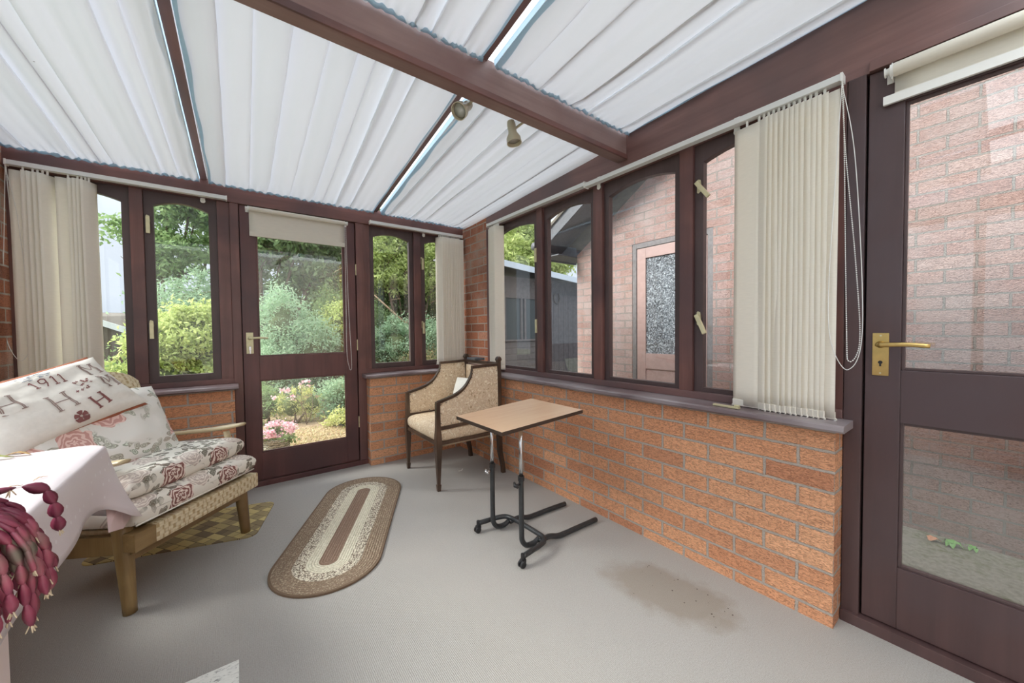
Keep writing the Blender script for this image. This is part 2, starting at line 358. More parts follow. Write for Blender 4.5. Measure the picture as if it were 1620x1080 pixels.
# floral fabrics
def floral(name, base, rose, rose2, leaf, scale=6.5, dens=.45, line=0):
    m = Mat(name); sp = m.n('ShaderNodeSeparateXYZ'); m.l(m.tc.outputs['Object'], sp.inputs[0])
    cv = m.n('ShaderNodeCombineXYZ'); m.l(sp.outputs['X'], cv.inputs[0]); m.l(m.math('ADD', sp.outputs['Y'], sp.outputs['Z']), cv.inputs[1]); v0 = cv.outputs[0]
    nz = m.n('ShaderNodeTexNoise'); nz.inputs['Scale'].default_value = scale*2.2; nz.inputs['Detail'].default_value = 3; m.l(v0, nz.inputs['Vector'])
    va = m.n('ShaderNodeVectorMath', operation='MULTIPLY_ADD'); m.l(nz.outputs['Color'], va.inputs[0]); va.inputs[1].default_value = (.05, .05, 0); m.l(v0, va.inputs[2]); v = va.outputs[0]
    def vor(sc, vec, rnd):
        t = m.n('ShaderNodeTexVoronoi', voronoi_dimensions='2D'); t.inputs['Scale'].default_value = sc; t.inputs['Randomness'].default_value = rnd; m.l(vec, t.inputs['Vector']); s = m.n('ShaderNodeSeparateColor'); m.l(t.outputs['Color'], s.inputs[0]); return t, s
    vo, cs = vor(scale, v, .75); dist = vo.outputs['Distance']
    dl = m.n('ShaderNodeVectorMath', operation='SUBTRACT'); m.l(v, dl.inputs[0]); m.l(vo.outputs['Position'], dl.inputs[1]); ds = m.n('ShaderNodeSeparateXYZ'); m.l(dl.outputs[0], ds.inputs[0])
    ang = m.math('ARCTAN2', ds.outputs['Y'], ds.outputs['X'])
    pet = m.math('SINE', m.math('ADD', m.math('MULTIPLY', dist, 52), m.math('MULTIPLY', m.math('SINE', m.math('ADD', m.math('MULTIPLY', ang, 5), m.math('MULTIPLY', dist, 20))), 1.5)))
    petc = m.mix(m.ramp(pet, [(.0, (0, 0, 0, 1)), (.12, (.35, .35, .35, 1)), (.3, (1, 1, 1, 1))]), rose2, rose)
    petc = m.mix(m.math('GREATER_THAN', cs.outputs[1], .55), petc, m.mix(.55, petc, base))
    edge = m.math('ADD', .36, m.math('MULTIPLY', m.math('ABSOLUTE', m.math('SINE', m.math('MULTIPLY', ang, 3))), .09))
    roseM = m.math('MULTIPLY', m.math('LESS_THAN', dist, edge), m.math('LESS_THAN', cs.outputs[0], dens))
    ml = m.n('ShaderNodeMapping'); ml.inputs['Scale'].default_value = (1, 1.9, 1); ml.inputs['Rotation'].default_value = (0, 0, .7); m.l(v, ml.inputs[0])
    ml2 = m.n('ShaderNodeMapping'); ml2.inputs['Scale'].default_value = (1.9, 1, 1); ml2.inputs['Rotation'].default_value = (0, 0, .4); m.l(v, ml2.inputs[0])
    c = base; clus = m.ramp(m.noise(scale*.55, v0, 2), [(.44, (0, 0, 0, 1)), (.50, (1, 1, 1, 1))])
    for k, mlx in enumerate((ml, ml2)):
        lv, ls = vor(scale*2.5+k, mlx.outputs[0], 1)
        vein = m.math('SINE', m.math('MULTIPLY', lv.outputs['Distance'], 34))
        lm = m.math('MULTIPLY', m.math('MULTIPLY', m.math('LESS_THAN', lv.outputs['Distance'], .40), m.math('LESS_THAN', ls.outputs[1], .5)), clus)
        lc = m.mix(m.ramp(vein, [(.1, (0, 0, 0, 1)), (.7, (1, 1, 1, 1))]), leaf, tuple(min(1, x*1.7+.16) for x in leaf[:3])+(1,))
        lc = m.mix(m.math('MULTIPLY', ls.outputs[0], .6), lc, tuple((a+b)/2 for a, b in zip(leaf[:3], rose2[:3]))+(1,))
        c = m.mix(lm, c, lc)
    c = m.mix(roseM, c, petc)
    m.color(c); m.setp(Roughness=.85); m.bump(m.noise(140, None, 2), .12, .001); return m.m
FLORAL1 = floral('rose_print_cushion', srgb(232, 230, 224), srgb(236, 206, 198), srgb(206, 158, 150), srgb(158, 166, 152), 6.6, .45)
FLORAL2 = floral('brown_rose_print', srgb(234, 230, 220), srgb(232, 216, 206), srgb(136, 92, 86), srgb(112, 112, 98), 7.6, .5)
LINEN = plain('white_linen', srgb(228, 224, 216), .85, 0, 60, .04, .1)
RUST = plain('rust_fabric', srgb(160, 96, 70), .9, 0, 40, .15, .2)
WCOT = plain('white_cotton', srgb(240, 238, 230), .85, 0, 50, .03, .1)

def cane_mat():
    m = Mat('woven_upholstery'); v = m.coords((1, 1, 1))
    ch = m.n('ShaderNodeTexChecker'); ch.inputs['Scale'].default_value = 55
    ch.inputs['Color1'].default_value = srgb(214, 200, 168); ch.inputs['Color2'].default_value = srgb(180, 158, 120); m.l(v, ch.inputs['Vector'])
    w = m.n('ShaderNodeTexWave', wave_type='BANDS', bands_direction='Z'); w.inputs['Scale'].default_value = 22; m.l(v, w.inputs['Vector'])
    w2 = m.n('ShaderNodeTexWave', wave_type='BANDS', bands_direction='X'); w2.inputs['Scale'].default_value = 14; m.l(v, w2.inputs['Vector'])
    c = m.mix(m.ramp(w2.outputs['Fac'], [(.35, (0, 0, 0, 1)), (.65, (.7, .7, .7, 1))]), ch.outputs[0], srgb(220, 208, 178))
    m.color(c); m.setp(Roughness=.85); b = m.bump(w.outputs['Fac'], .4, .003); m.bump(w2.outputs['Fac'], .4, .003, b); return m.m
CANE = cane_mat()
BEECH = wood('worn_golden_wood', srgb(132, 108, 70), srgb(166, 142, 98), .4, 'z', 1, .1, srgb(112, 88, 56))
BEECHX = wood('worn_golden_wood_rail', srgb(124, 100, 66), srgb(160, 134, 92), .4, 'x', 1, .1, srgb(112, 88, 56))
BEECHL = wood('pale_worn_arm', srgb(186, 168, 130), srgb(214, 198, 164), .35, 'y', 1, .1, srgb(160, 140, 100))
def swirl_mat():
    m = Mat('swirl_velvet'); v = m.tc.outputs['Object']
    f = m.noise(24, v, 4, .6, 2.6)
    c = m.ramp(f, [(.34, srgb(182, 152, 118)), (.45, srgb(238, 218, 188)), (.52, srgb(204, 176, 144)), (.60, srgb(244, 230, 206))])
    m.color(c); m.setp(Roughness=.8); m.bump(f, .35, .003); return m.m
SWIRL = swirl_mat()
CHAIRW = wood('dark_walnut', srgb(70, 52, 42), srgb(104, 82, 66), .35, 'z', 1.3, .1, srgb(60, 46, 38))
OAKLAM = wood('oak_laminate', srgb(222, 176, 138), srgb(242, 208, 176), .30, 'x', 1.2, .03, srgb(234, 196, 160))
DARKEDGE = plain('dark_edge', srgb(62, 48, 40), .5)

# ------------------------------------------------------------------ room shell
# floor
bm = bmesh.new(); box(bm, -2.70, .10, -4.6, .10, -.06, 0)
obj('floor', bm, CARPET, kind='structure')
# dwarf walls and piers
def dwarf(name, x0, x1, y0, y1, z1, m=BRICK, z0=-.25):
    return bxo(name, (x0, x1, y0, y1, z0, z1), m, None, .004, kind='structure')
dwarf('wall_right', 0.0, .16, -2.770, .16, .727)
dwarf('wall_back', -.835, .0, 0, .16, .727)
dwarf('wall_back.001', -2.67, -1.722, 0, .16, .727)
bxo('wall_pier', (.10, .20, -.345, .17, .727, 2.14), BRICKD, None, .004, kind='structure')
# left wall: dwarf wall, brick pier in the corner and glazing along it
bxo('wall_left', (-2.83, -2.675, -.22, .16, -.25, 2.16), BRICKD, None, .004, kind='structure')
dwarf('wall_left.001', -2.83, -2.675, -3.9, -.22, .727)
bxo('trim_1', (-2.80, -2.70, -3.9, -.22, 1.97, 2.12), MAHOG_Y, None, .003, kind='structure')
# house wall behind the camera (rendered, pale)
HOUSE = plain('pale_render', srgb(236, 232, 226), .8, 0, 8, .05, .1)
bxo('wall_house', (-2.83, .6, -4.75, -4.6, -.25, 3.0), HOUSE, None, 0, kind='structure')
bxo('wall_right_rear', (.0, .16, -4.6, -3.78, -.25, 2.45), BRICK, None, .004, kind='structure')

# sills
def sill(name, poly_u, side):
    bm = bmesh.new(); u0, u1 = poly_u
    prof = [(-.042, .737), (-.036, .730), (.10, .730), (.10, .758), (-.030, .756), (-.040, .750)]
    if side == 'R':
        for u in (u0, u1): pass
        a = [bm.verts.new((p[0], u0, p[1])) for p in prof]; b = [bm.verts.new((p[0], u1, p[1])) for p in prof]
    else:
        a = [bm.verts.new((u0, p[0], p[1])) for p in prof]; b = [bm.verts.new((u1, p[0], p[1])) for p in prof]
    bm.faces.new(a); bm.faces.new(b[::-1]); n = len(prof)
    for i in range(n): bm.faces.new((a[i], b[i], b[(i+1) % n], a[(i+1) % n]))
    return obj(name, bm, SILLM if side == 'R' else SILLX, None, kind='structure')
sill('trim_2', (-2.80, .10), 'R'); sill('trim_3', (-.87, .0), 'B'); sill('trim_4', (-2.675, -1.70), 'B')
# head beams and fascia
bxo('trim_5', (-2.70, .10, .075, .17, 2.005, 2.135), MAHOG_X, None, .003, kind='structure')
FAS = bmesh.new()
poly = [(-4.6, 2.0), (-.346, 2.0), (-.346, 2.135), (-1.76, 2.235), (-2.85, 2.285), (-4.6, 2.37)]
prism(FAS, poly, .07, Matrix.Translation((.10, 0, 0)), 'x'); obj('trim_6', FAS, MAHOG_Y, kind='structure')
bxo('trim_7', (.085, .10, -4.6, -2.83, 1.998, 2.03), MAHOG_Y, None, .002, kind='structure')
# window bottom rails
bxo('trim_8', (.092, .17, -2.77, .10, .758, .792), MAHOG_Y, None, .003, kind='structure')
bxo('trim_9', (-.86, .10, .092, .17, .758, .792), MAHOG_X, None, .003, kind='structure')
bxo('trim_10', (-2.67, -1.72, .092, .17, .758, .792), MAHOG_X, None, .003, kind='structure')

# sash with arched top.  local frame: u along the wall, z up, w depth outward
def sash_mesh(u0, u1, z0, z1, side, wpos, st=.042, arch=.036, sh=.052, d=.035, bot=.030):
    """outer rectangle, inner arched opening; returns (frame bm, glass bm)"""
    iu0, iu1 = u0+st, u1-st; zb = z0+bot; zs = z1-sh-arch
    n = 14; inner = [(iu0, zb), (iu1, zb)]
    for i in range(n+1):
        t = i/n; u = iu1 + (iu0-iu1)*t
        inner.append((u, zs + arch*(1-(2*t-1)**2)))
    outer = [(u0, z0), (u1, z0)]
    for i in range(n+1):
        t = i/n; outer.append((u1 + (u0-u1)*t, z1))
    def P(u, z, w): return (w, u, z) if side == 'R' else (u, w, z)
    bm = bmesh.new(); m = len(inner)
    L = []
    for (ring, w) in ((outer, wpos), (inner, wpos), (inner, wpos+d), (outer, wpos+d)):
        L.append([bm.verts.new(P(u, z, w)) for u, z in ring])
    for a, b in ((0, 1), (1, 2), (2, 3), (3, 0)):
        for i in range(m):
            bm.faces.new((L[a][i], L[a][(i+1) % m], L[b][(i+1) % m], L[b][i]))
    g = bmesh.new(); gv = [g.verts.new(P(u, z, wpos+d*.5)) for u, z in [(iu0-.006, zb-.006), (iu1+.006, zb-.006)] + [(u + (.006 if i == 0 else 0), z+.006) for i, (u, z) in enumerate(inner[2:])]]
    g.faces.new(gv)
    return bm, g
def latch(parent, u, z, side, ang, wpos=.128):
    """cream peg-stay lever handle"""
    rz = 0 if side == 'B' else -PI/2
    bm = bmesh.new()
    prof = [(0.0, -.034), (.010, -.029), (.013, 0), (.010, .029), (0, .034), (-.004, .029), (-.004, -.029)]
    prism(bm, [(a*1.2, b) for a, b in prof], .012, Matrix.Translation((0, -.012, 0)), 'y')
    tube(bm, [(.004, -.006, .012), (.006, -.030, .006)], .007, 10)
    L = .09; dx, dz = math.sin(ang)*L, -math.cos(ang)*L
    box(bm, -.0095, .0095, -.036, -.022, -L, .012, .002, Matrix.Translation((.006, 0, .006)) @ Matrix.Rotation(ang, 4, 'Y').inverted())
    M = Matrix.Translation((u, wpos, z)) if side == 'B' else Matrix.Translation((wpos, u, z)) @ Matrix.Rotation(-PI/2, 4, 'Z')
    return obj('latch', bm, DULLBRASS, parent, mw=M)
def window(name, side, posts, lo, hi, casements, gl):
    """posts: list of (u0,u1) mullions; sashes fill between"""
    w = sgroup(name)
    for (a, b) in posts:
        bm = bmesh.new()
        if side == 'R': box(bm, .10, .17, a, b, .79, 2.005, .003)
        else: box(bm, a, b, .10, .17, .79, 2.012, .003)
        obj('mullion', bm, MAHOG, w)
    for i in range(len(posts)-1):
        u0, u1 = posts[i][1], posts[i+1][0]
        fixed = i not in casements
        st = .036 if fixed else .044
        fb, gb = sash_mesh(u0+.001, u1-.001, lo, hi, side, .122 if fixed else .118, st=st, bot=.046)
        s = obj('sash', fb, SASH, w); obj('pane', gb, gl, s)
        if not fixed:
            for (u, z, ang) in casements[i]: latch(s, u, z, side, ang)
    return w
# back left window: posts
window('window_1', 'B', [(-2.70, -2.655), (-2.21, -2.150), (-1.790, -1.722)], .79, 2.006,
       {1: [(-2.135, 1.82, .0), (-2.135, 1.16, .0)]}, GLASS)
window('window_2', 'B', [(-.865, -.785), (-.395, -.330), (.055, .10)], .79, 2.006,
       {1: [(-.318, 1.76, .0), (-.318, 1.17, .0)]}, GLASS)
W3 = sgroup('window_3')
postsR = [(-.345, -.445), (-1.023, -1.087), (-1.567, -1.637), (-2.130, -2.198), (-2.700, -2.770)]
for a, b in postsR:
    bm = bmesh.new(); box(bm, .10, .17, b, a, .79, 2.005, .003); obj('mullion', bm, MAHOG, W3)
for i in range(4):
    u1, u0 = postsR[i][1], postsR[i+1][0]
    fixed = i in (1, 2)
    fb, gb = sash_mesh(u0+.001, u1-.001, .792, 2.0, 'R', .122 if fixed else .118, st=.034 if fixed else .042, bot=.022)
    s = obj('sash', fb, SASH, W3); obj('pane', gb, GLASSR, s)
    if i == 3:
        for z, an in ((1.80, -.62), (1.155, -.42)): latch(s, -2.216, z, 'R', -an)
    if i == 0:
        for z in (1.70, 1.17): latch(s, -1.010, z, 'R', 0)
# left wall windows (partly seen as reflections)
W4 = sgroup('window_4')
for k in range(5):
    y = -.22 - k*.92
    bxo('mullion', (-2.79, -2.72, y-.06, y, .727, 1.98), MAHOG, W4)
for k in range(4):
    y = -.22 - k*.92
    bxo('pane', (-2.757, -2.753, y-.92, y-.06, .74, 1.975), GLASS, W4, 0)

# ------------------------------------------------------------------ roof: glazing, purlin, rafters, fabric
def roofz(y):
    pts = [(.17, 2.105), (0, 2.115), (-1.6, 2.20), (-1.8, 2.212), (-2.85, 2.262), (-4.6, 2.35)]
    for (a, za), (b, zb) in zip(pts, pts[1:]):
        if b <= y <= a: return za + (zb-za)*(y-a)/(b-a)
    return 2.35 if y < -4.6 else 2.105
bm = bmesh.new(); box(bm, -2.70, .10, -1.815, -1.755, 2.075, 2.235, .003)
obj('beam_purlin', bm, PURL, kind='structure')
# small lip moulding along the purlin bottom, near side
bxo('trim_11', (-2.70, .10, -1.822, -1.812, 2.075, 2.10), MAHOG_X, None, .002, kind='structure')
def rafter(name, xa, ya, xb, yb, w, zo=0.012, h=.06):
    bm = bmesh.new(); za, zb = roofz(ya)+zo, roofz(yb)+zo
    d = Vector((xb-xa, yb-ya, 0)).normalized(); n = Vector((-d.y, d.x, 0))*w/2
    vs_ = []
    for (x, y, z) in ((xa, ya, za), (xb, yb, zb)):
        for s, dz in ((1, 0), (-1, 0), (-1, h), (1, h)): vs_.append(bm.verts.new(Vector((x, y, z+dz)) + n*s))
    a, b = vs_[:4], vs_[4:]
    bm.faces.new(a); bm.faces.new(b[::-1])
    for i in range(4): bm.faces.new((a[i], b[i], b[(i+1) % 4], a[(i+1) % 4]))
    return obj(name, bm, MAHOG_Y, kind='structure')
rafter('beam_rafter', -1.85, .12, -1.885, -1.76, .036)
rafter('beam_rafter.001', -1.885, -1.81, -1.93, -4.6, .036)
rafter('beam_rafter.002', -.733, .12, -.856, -1.76, .030, .012)
rafter('beam_rafter.003', -.868, -1.81, -1.045, -4.6, .034, .012)
# clear roof sheets
bm = bmesh.new()
for (x0, x1) in ((-2.85, -1.88), (-1.88, -.86), (-.86, .28)):
    vsx = box(bm, x0+.004, x1-.004, -4.6, .3, 0, .006)
    for v in vsx: v.co.z += 2.24 + .05*(-v.co.y)
RG = Mat('roof_polycarbonate'); a_ = RG.n('ShaderNodeBsdfTransparent'); a_.inputs[0].default_value = (.95, .97, .98, 1); t_ = RG.n('ShaderNodeBsdfTranslucent'); t_.inputs[0].default_value = (.9, .93, .95, 1); x_ = RG.n('ShaderNodeMixShader'); x_.inputs[0].default_value = .3
RG.l(a_.outputs[0], x_.inputs[1]); RG.l(t_.outputs[0], x_.inputs[2]); RG.l(x_.outputs[0], RG.out.inputs[0])
obj('ceiling_glazing', bm, RG.m, kind='structure')

def ceiling_sheet(name, xl, xr, y0, y1, seed, nf, sag=.0, blue_l=True, blue_r=True):
    """pleated sheet between rafters. xl,xr: functions of y. y0 > y1 (from the eaves up). Pleats run along y."""
    rnd = random.Random(seed)
    NX, NY = nf*20, 26
    ph = [rnd.random() for _ in range(nf+2)]; wid = [rnd.uniform(.55, 1.45) for _ in range(nf)]
    tot = sum(wid); edges = [0]
    for w in wid: edges.append(edges[-1]+w/tot)
    amp = [rnd.uniform(.35, 1.1) for _ in range(nf)]; lean = [rnd.choice([1, 1, -1]) for _ in range(nf)]
    drift = [rnd.uniform(-.3, .3)/nf for _ in range(nf+1)]
    verts = []; faces = []
    for j in range(NY+1):
        t = j/NY; y = y0+(y1-y0)*t
        endf = min(1, min(t, 1-t)*12)            # flattened where it is pinned
        ed = [e_ + drift[i]*t*(1 if 0 < i < nf else 0) for i, e_ in enumerate(edges)]
        for i in range(NX+1):
            s = i/NX
            k = 0
            while k < nf-1 and s > ed[k+1]: k += 1
            f = (s-ed[k])/max(1e-6, ed[k+1]-ed[k]); f = max(0, min(1, f))
            if lean[k] < 0: f = 1-f
            wk = ed[k+1]-ed[k]; ov = .10*wk*amp[k]*(.35+.65*endf)
            if f < .84:
                q = f/.84; xx = q*(wk+ov); z = -.034*amp[k]*(q**1.6)*(.75+.25*math.sin(q*PI)); z -= .006*math.sin(PI*q)
            else:
                q = min(1, (f-.84)/.16); xx = wk+ov*(1-q); z = -.024*amp[k]*.75*(1-q)**1.3
            if lean[k] < 0: xx = wk-xx
            s2 = ed[k]+xx
            fine = .0012*math.sin(s*nf*2*PI*2.3 + ph[k]*6)
            ruff = .006*math.sin(s*nf*2*PI*3.1 + ph[k]*9)*(1-endf)
            big = .012*noise.noise(Vector((s*4+seed, t*2.2, seed*.7)))
            sg = -sag*math.sin(PI*t)*math.sin(PI*s)
            x = xl(y)+(xr(y)-xl(y))*max(0, min(1, s2))
            verts.append((x, y, roofz(y) + z*(.45+.55*endf) + fine + ruff + big*endf + sg))
    for j in range(NY):
        for i in range(NX):
            a = j*(NX+1)+i; faces.append((a, a+1, a+NX+2, a+NX+1))
    root = obj(name, (verts, faces), CEILF, None, smooth=True)
    # blue hems hanging down beside the rafters
    for flag, fx, sgn in ((blue_l, xl, 1), (blue_r, xr, -1)):
        if not flag: continue
        v = []; f = []
        for j in range(25):
            t = j/24; y = y0+(y1-y0)*t; z = roofz(y); w = .004*math.sin(t*23+seed)
            v += [(fx(y)-sgn*.004, y, z+.022), (fx(y)+sgn*(.002+w*.4), y, z-.004), (fx(y)+sgn*(.017+w), y, z-.012-w*.6)]
            if j: a = 3*j; f += [(a-3, a, a+1, a-2), (a-2, a+1, a+2, a-1)]
        obj('side_hem', (v, f), BLUEF, root, smooth=True, label='pale blue side hem')
    # ruffled hems at both ends
    for (ye, sg) in ((y0, -1), (y1, 1)):
        v = []; f = []; n = nf*22
        for i in range(n+1):
            s = i/n; x = xl(ye)+(xr(ye)-xl(ye))*s; q = noise.noise(Vector((x*23, ye*3+seed, 0)))
            zz = .004*math.sin(x*150+3*q)+.005*q; z = roofz(ye)-.006
            v += [(x, ye+.004*sg, z+.010), (x, ye+sg*(.008+.004*q), z-.010+zz*.8), (x, ye+sg*(.016+.008*q), z-.006+zz+.010)]
            if i: a = 3*i; f += [(a-3, a, a+1, a-2), (a-2, a+1, a+2, a-1)]
        obj('ruffled_hem', (v, f), BLUEF, root, smooth=True, label='pale blue ruffled hem')
    return root
ra1 = lambda y: -1.85 + .019*y ; ra2 = lambda y: -.733 + .066*y
g = 'roof blinds'
for (nm, a, b, y0, y1, sd, nf, lab) in (
    ('a', lambda y: -2.67, lambda y: ra1(y)-.022, .06, -1.752, 3, 9, 'white pleated roof fabric left of the dark rafter, above the left window'),
    ('b', lambda y: ra1(y)+.022, lambda y: ra2(y)-.030, .06, -1.752, 5, 9, 'widest white pleated roof fabric sheet, above the glazed back door'),
    ('c', lambda y: ra2(y)+.030, lambda y: .112, .06, -1.752, 8, 10, 'white pleated roof fabric behind the spotlights, ending at the brick corner pier'),
    ('d', lambda y: -2.67, lambda y: ra1(y)-.022, -1.825, -3.06, 12, 8, 'white roof fabric nearer than the big crossbeam, far left bay'),  # near sheets stop short behind the camera, shaped to let fill light in
    ('e', lambda y: ra1(y)+.022, lambda y: ra2(y)-.030, -1.825, -3.06, 15, 10, 'white roof fabric nearer than the big crossbeam, middle bay at the top edge'),
    ('f', lambda y: ra2(y)+.034, lambda y: .098, -1.825, -3.06, 19, 8, 'white roof fabric nearer than the big crossbeam, above the right-hand windows')):
    o = ceiling_sheet('roof_fabric_blind', a, b, y0, y1, sd, nf)
    tag(o, lab, 'roof blind', 'pleated fabric roof blinds')

# ------------------------------------------------------------------ doors
bxo('trim_18', (-1.69, -1.655, .145, .17, .03, 2.006), SASH, None, .002, kind='structure')
bxo('trim_19', (-.915, -.88, .145, .17, .03, 2.006), SASH, None, .002, kind='structure')
bxo('trim_20', (.152, .18, -2.845, -2.80, .03, 2.0), SASH, None, .002, kind='structure')
def lever(parent, mat, M, key=False, L=.105):
    pl = bmesh.new(); box(pl, -.021, .021, -.004, 0, -.075, .075, .0015)
    p = obj('handle_plate', pl, mat, parent, mw=M)
    bm = bmesh.new(); lathe(bm, [(.011, 0), (.012, .006), (.008, .012), (.008, .045)], 14, Matrix.Translation((0, -.004, .035)) @ Matrix.Rotation(PI/2, 4, 'X'))
    tube(bm, smooth_path([(0, -.046, .035), (.03, -.050, .036), (.07, -.049, .037), (L, -.046, .033)], 4), [.0085]*4+[.008]*4+[.0075]*4+[.007], 8, True, .75)
    obj('lever', bm, mat, p, smooth=True)
    bm = bmesh.new(); lathe(bm, [(.006, 0), (.006, .001)], 12, Matrix.Translation((0, -.0042, -.028)) @ Matrix.Rotation(PI/2, 4, 'X')); box(bm, -.0025, .0025, -.0055, -.0042, -.042, -.028)
    obj('keyhole', bm, BLACKP, p)
    for z in (-.066, .066):
        bm = bmesh.new(); lathe(bm, [(.003, 0), (.003, .001)], 8, Matrix.Translation((0, -.004, z)) @ Matrix.Rotation(PI/2, 4, 'X')); obj('screw', bm, DULLBRASS, p)
    if key:
        bm = bmesh.new(); tube(bm, [(0, -.004, -.028), (0, -.030, -.028)], .003, 6); box(bm, -.007, .007, -.032, -.029, -.052, -.024, .001); box(bm, -.004, .004, -.032, -.029, -.075, -.052, .001); obj('key', bm, CHROME, p)
def door(name, side, u0, u1, z0, z1, w, stl, str_, rails, mat, frame_mat, gl, beads=True):
    """rails: list of (z0,z1) horizontal members"""
    root = sgroup(name); t = .044
    def B(bm, a, b, c, d, w0, w1, bev=.003):
        if side == 'R': box(bm, w0, w1, a, b, c, d, bev)
        else: box(bm, a, b, w0, w1, c, d, bev)
    for (a, b) in ((u0, u0+stl), (u1-str_, u1)):
        bm = bmesh.new(); B(bm, a, b, z0, z1, w, w+t); obj('stile', bm, mat, root)
    for (a, b) in rails:
        bm = bmesh.new(); B(bm, u0+stl, u1-str_, a, b, w, w+t); obj('rail', bm, mat, root)
    for (r0, r1) in zip(rails, rails[1:]):
        bm = bmesh.new(); B(bm, u0+stl-.006, u1-str_+.006, r0[1]-.006, r1[0]+.006, w+.022, w+.026, 0); p = obj('pane', bm, gl, root)
        bm = bmesh.new(); q = .009
        for (a, b, c, d) in ((u0+stl, u0+stl+q, r0[1], r1[0]), (u1-str_-q, u1-str_, r0[1], r1[0]), (u0+stl+q, u1-str_-q, r0[1], r0[1]+q), (u0+stl+q, u1-str_-q, r1[0]-q, r1[0])):
            B(bm, a, b, c, d, w+.008, w+.021, .002)
        obj('glazing_bead', bm, frame_mat, root)
    return root
# back door
D1 = door('door_1', 'B', -1.667, -.905, .04, 2.00, .095, .093, .088, [(.04, .238), (.765, .937), (1.86, 2.00)], DOORB, MAHOG, GLASS)
lever(D1, DULLBRASS, Matrix.Translation((-1.627, .095, 1.035)), True)
for z in (.36, 1.0, 1.62):
    bm = bmesh.new(); tube(bm, [(-.900, .092, z-.045), (-.900, .092, z+.045)], .005, 8); obj('hinge', bm, DULLBRASS, D1)
bxo('trim_12', (-1.722, -1.672, .085, .17, -.02, 2.006), MAHOG, None, .003, kind='structure')
bxo('trim_13', (-.898, -.835, .085, .17, -.02, 2.006), MAHOG, None, .003, kind='structure')
bxo('trim_14', (-1.722, -.835, .075, .19, -.02, .036), DOORB, None, .004, kind='structure')
# right door (hinged at its far end, seen close)
D2 = door('door_2', 'R', -3.72, -2.828, .045, 1.995, .105, .095, .090, [(.045, .262), (.770, .952), (1.86, 1.995)], DOORW, SASH, GLASSR)
lever(D2, BRASS, Matrix.Translation((.105, -2.868, 1.005)) @ Matrix.Rotation(-PI/2, 4, 'Z'), False, .12)
bxo('trim_15', (.095, .17, -2.822, -2.772, -.02, 2.0), DOORW, None, .003, kind='structure')
bxo('trim_16', (.095, .17, -3.78, -3.725, -.02, 2.0), DOORW, None, .003, kind='structure')
bxo('trim_17', (.08, .19, -3.78, -2.772, -.02, .040), DOORW, None, .004, kind='structure')


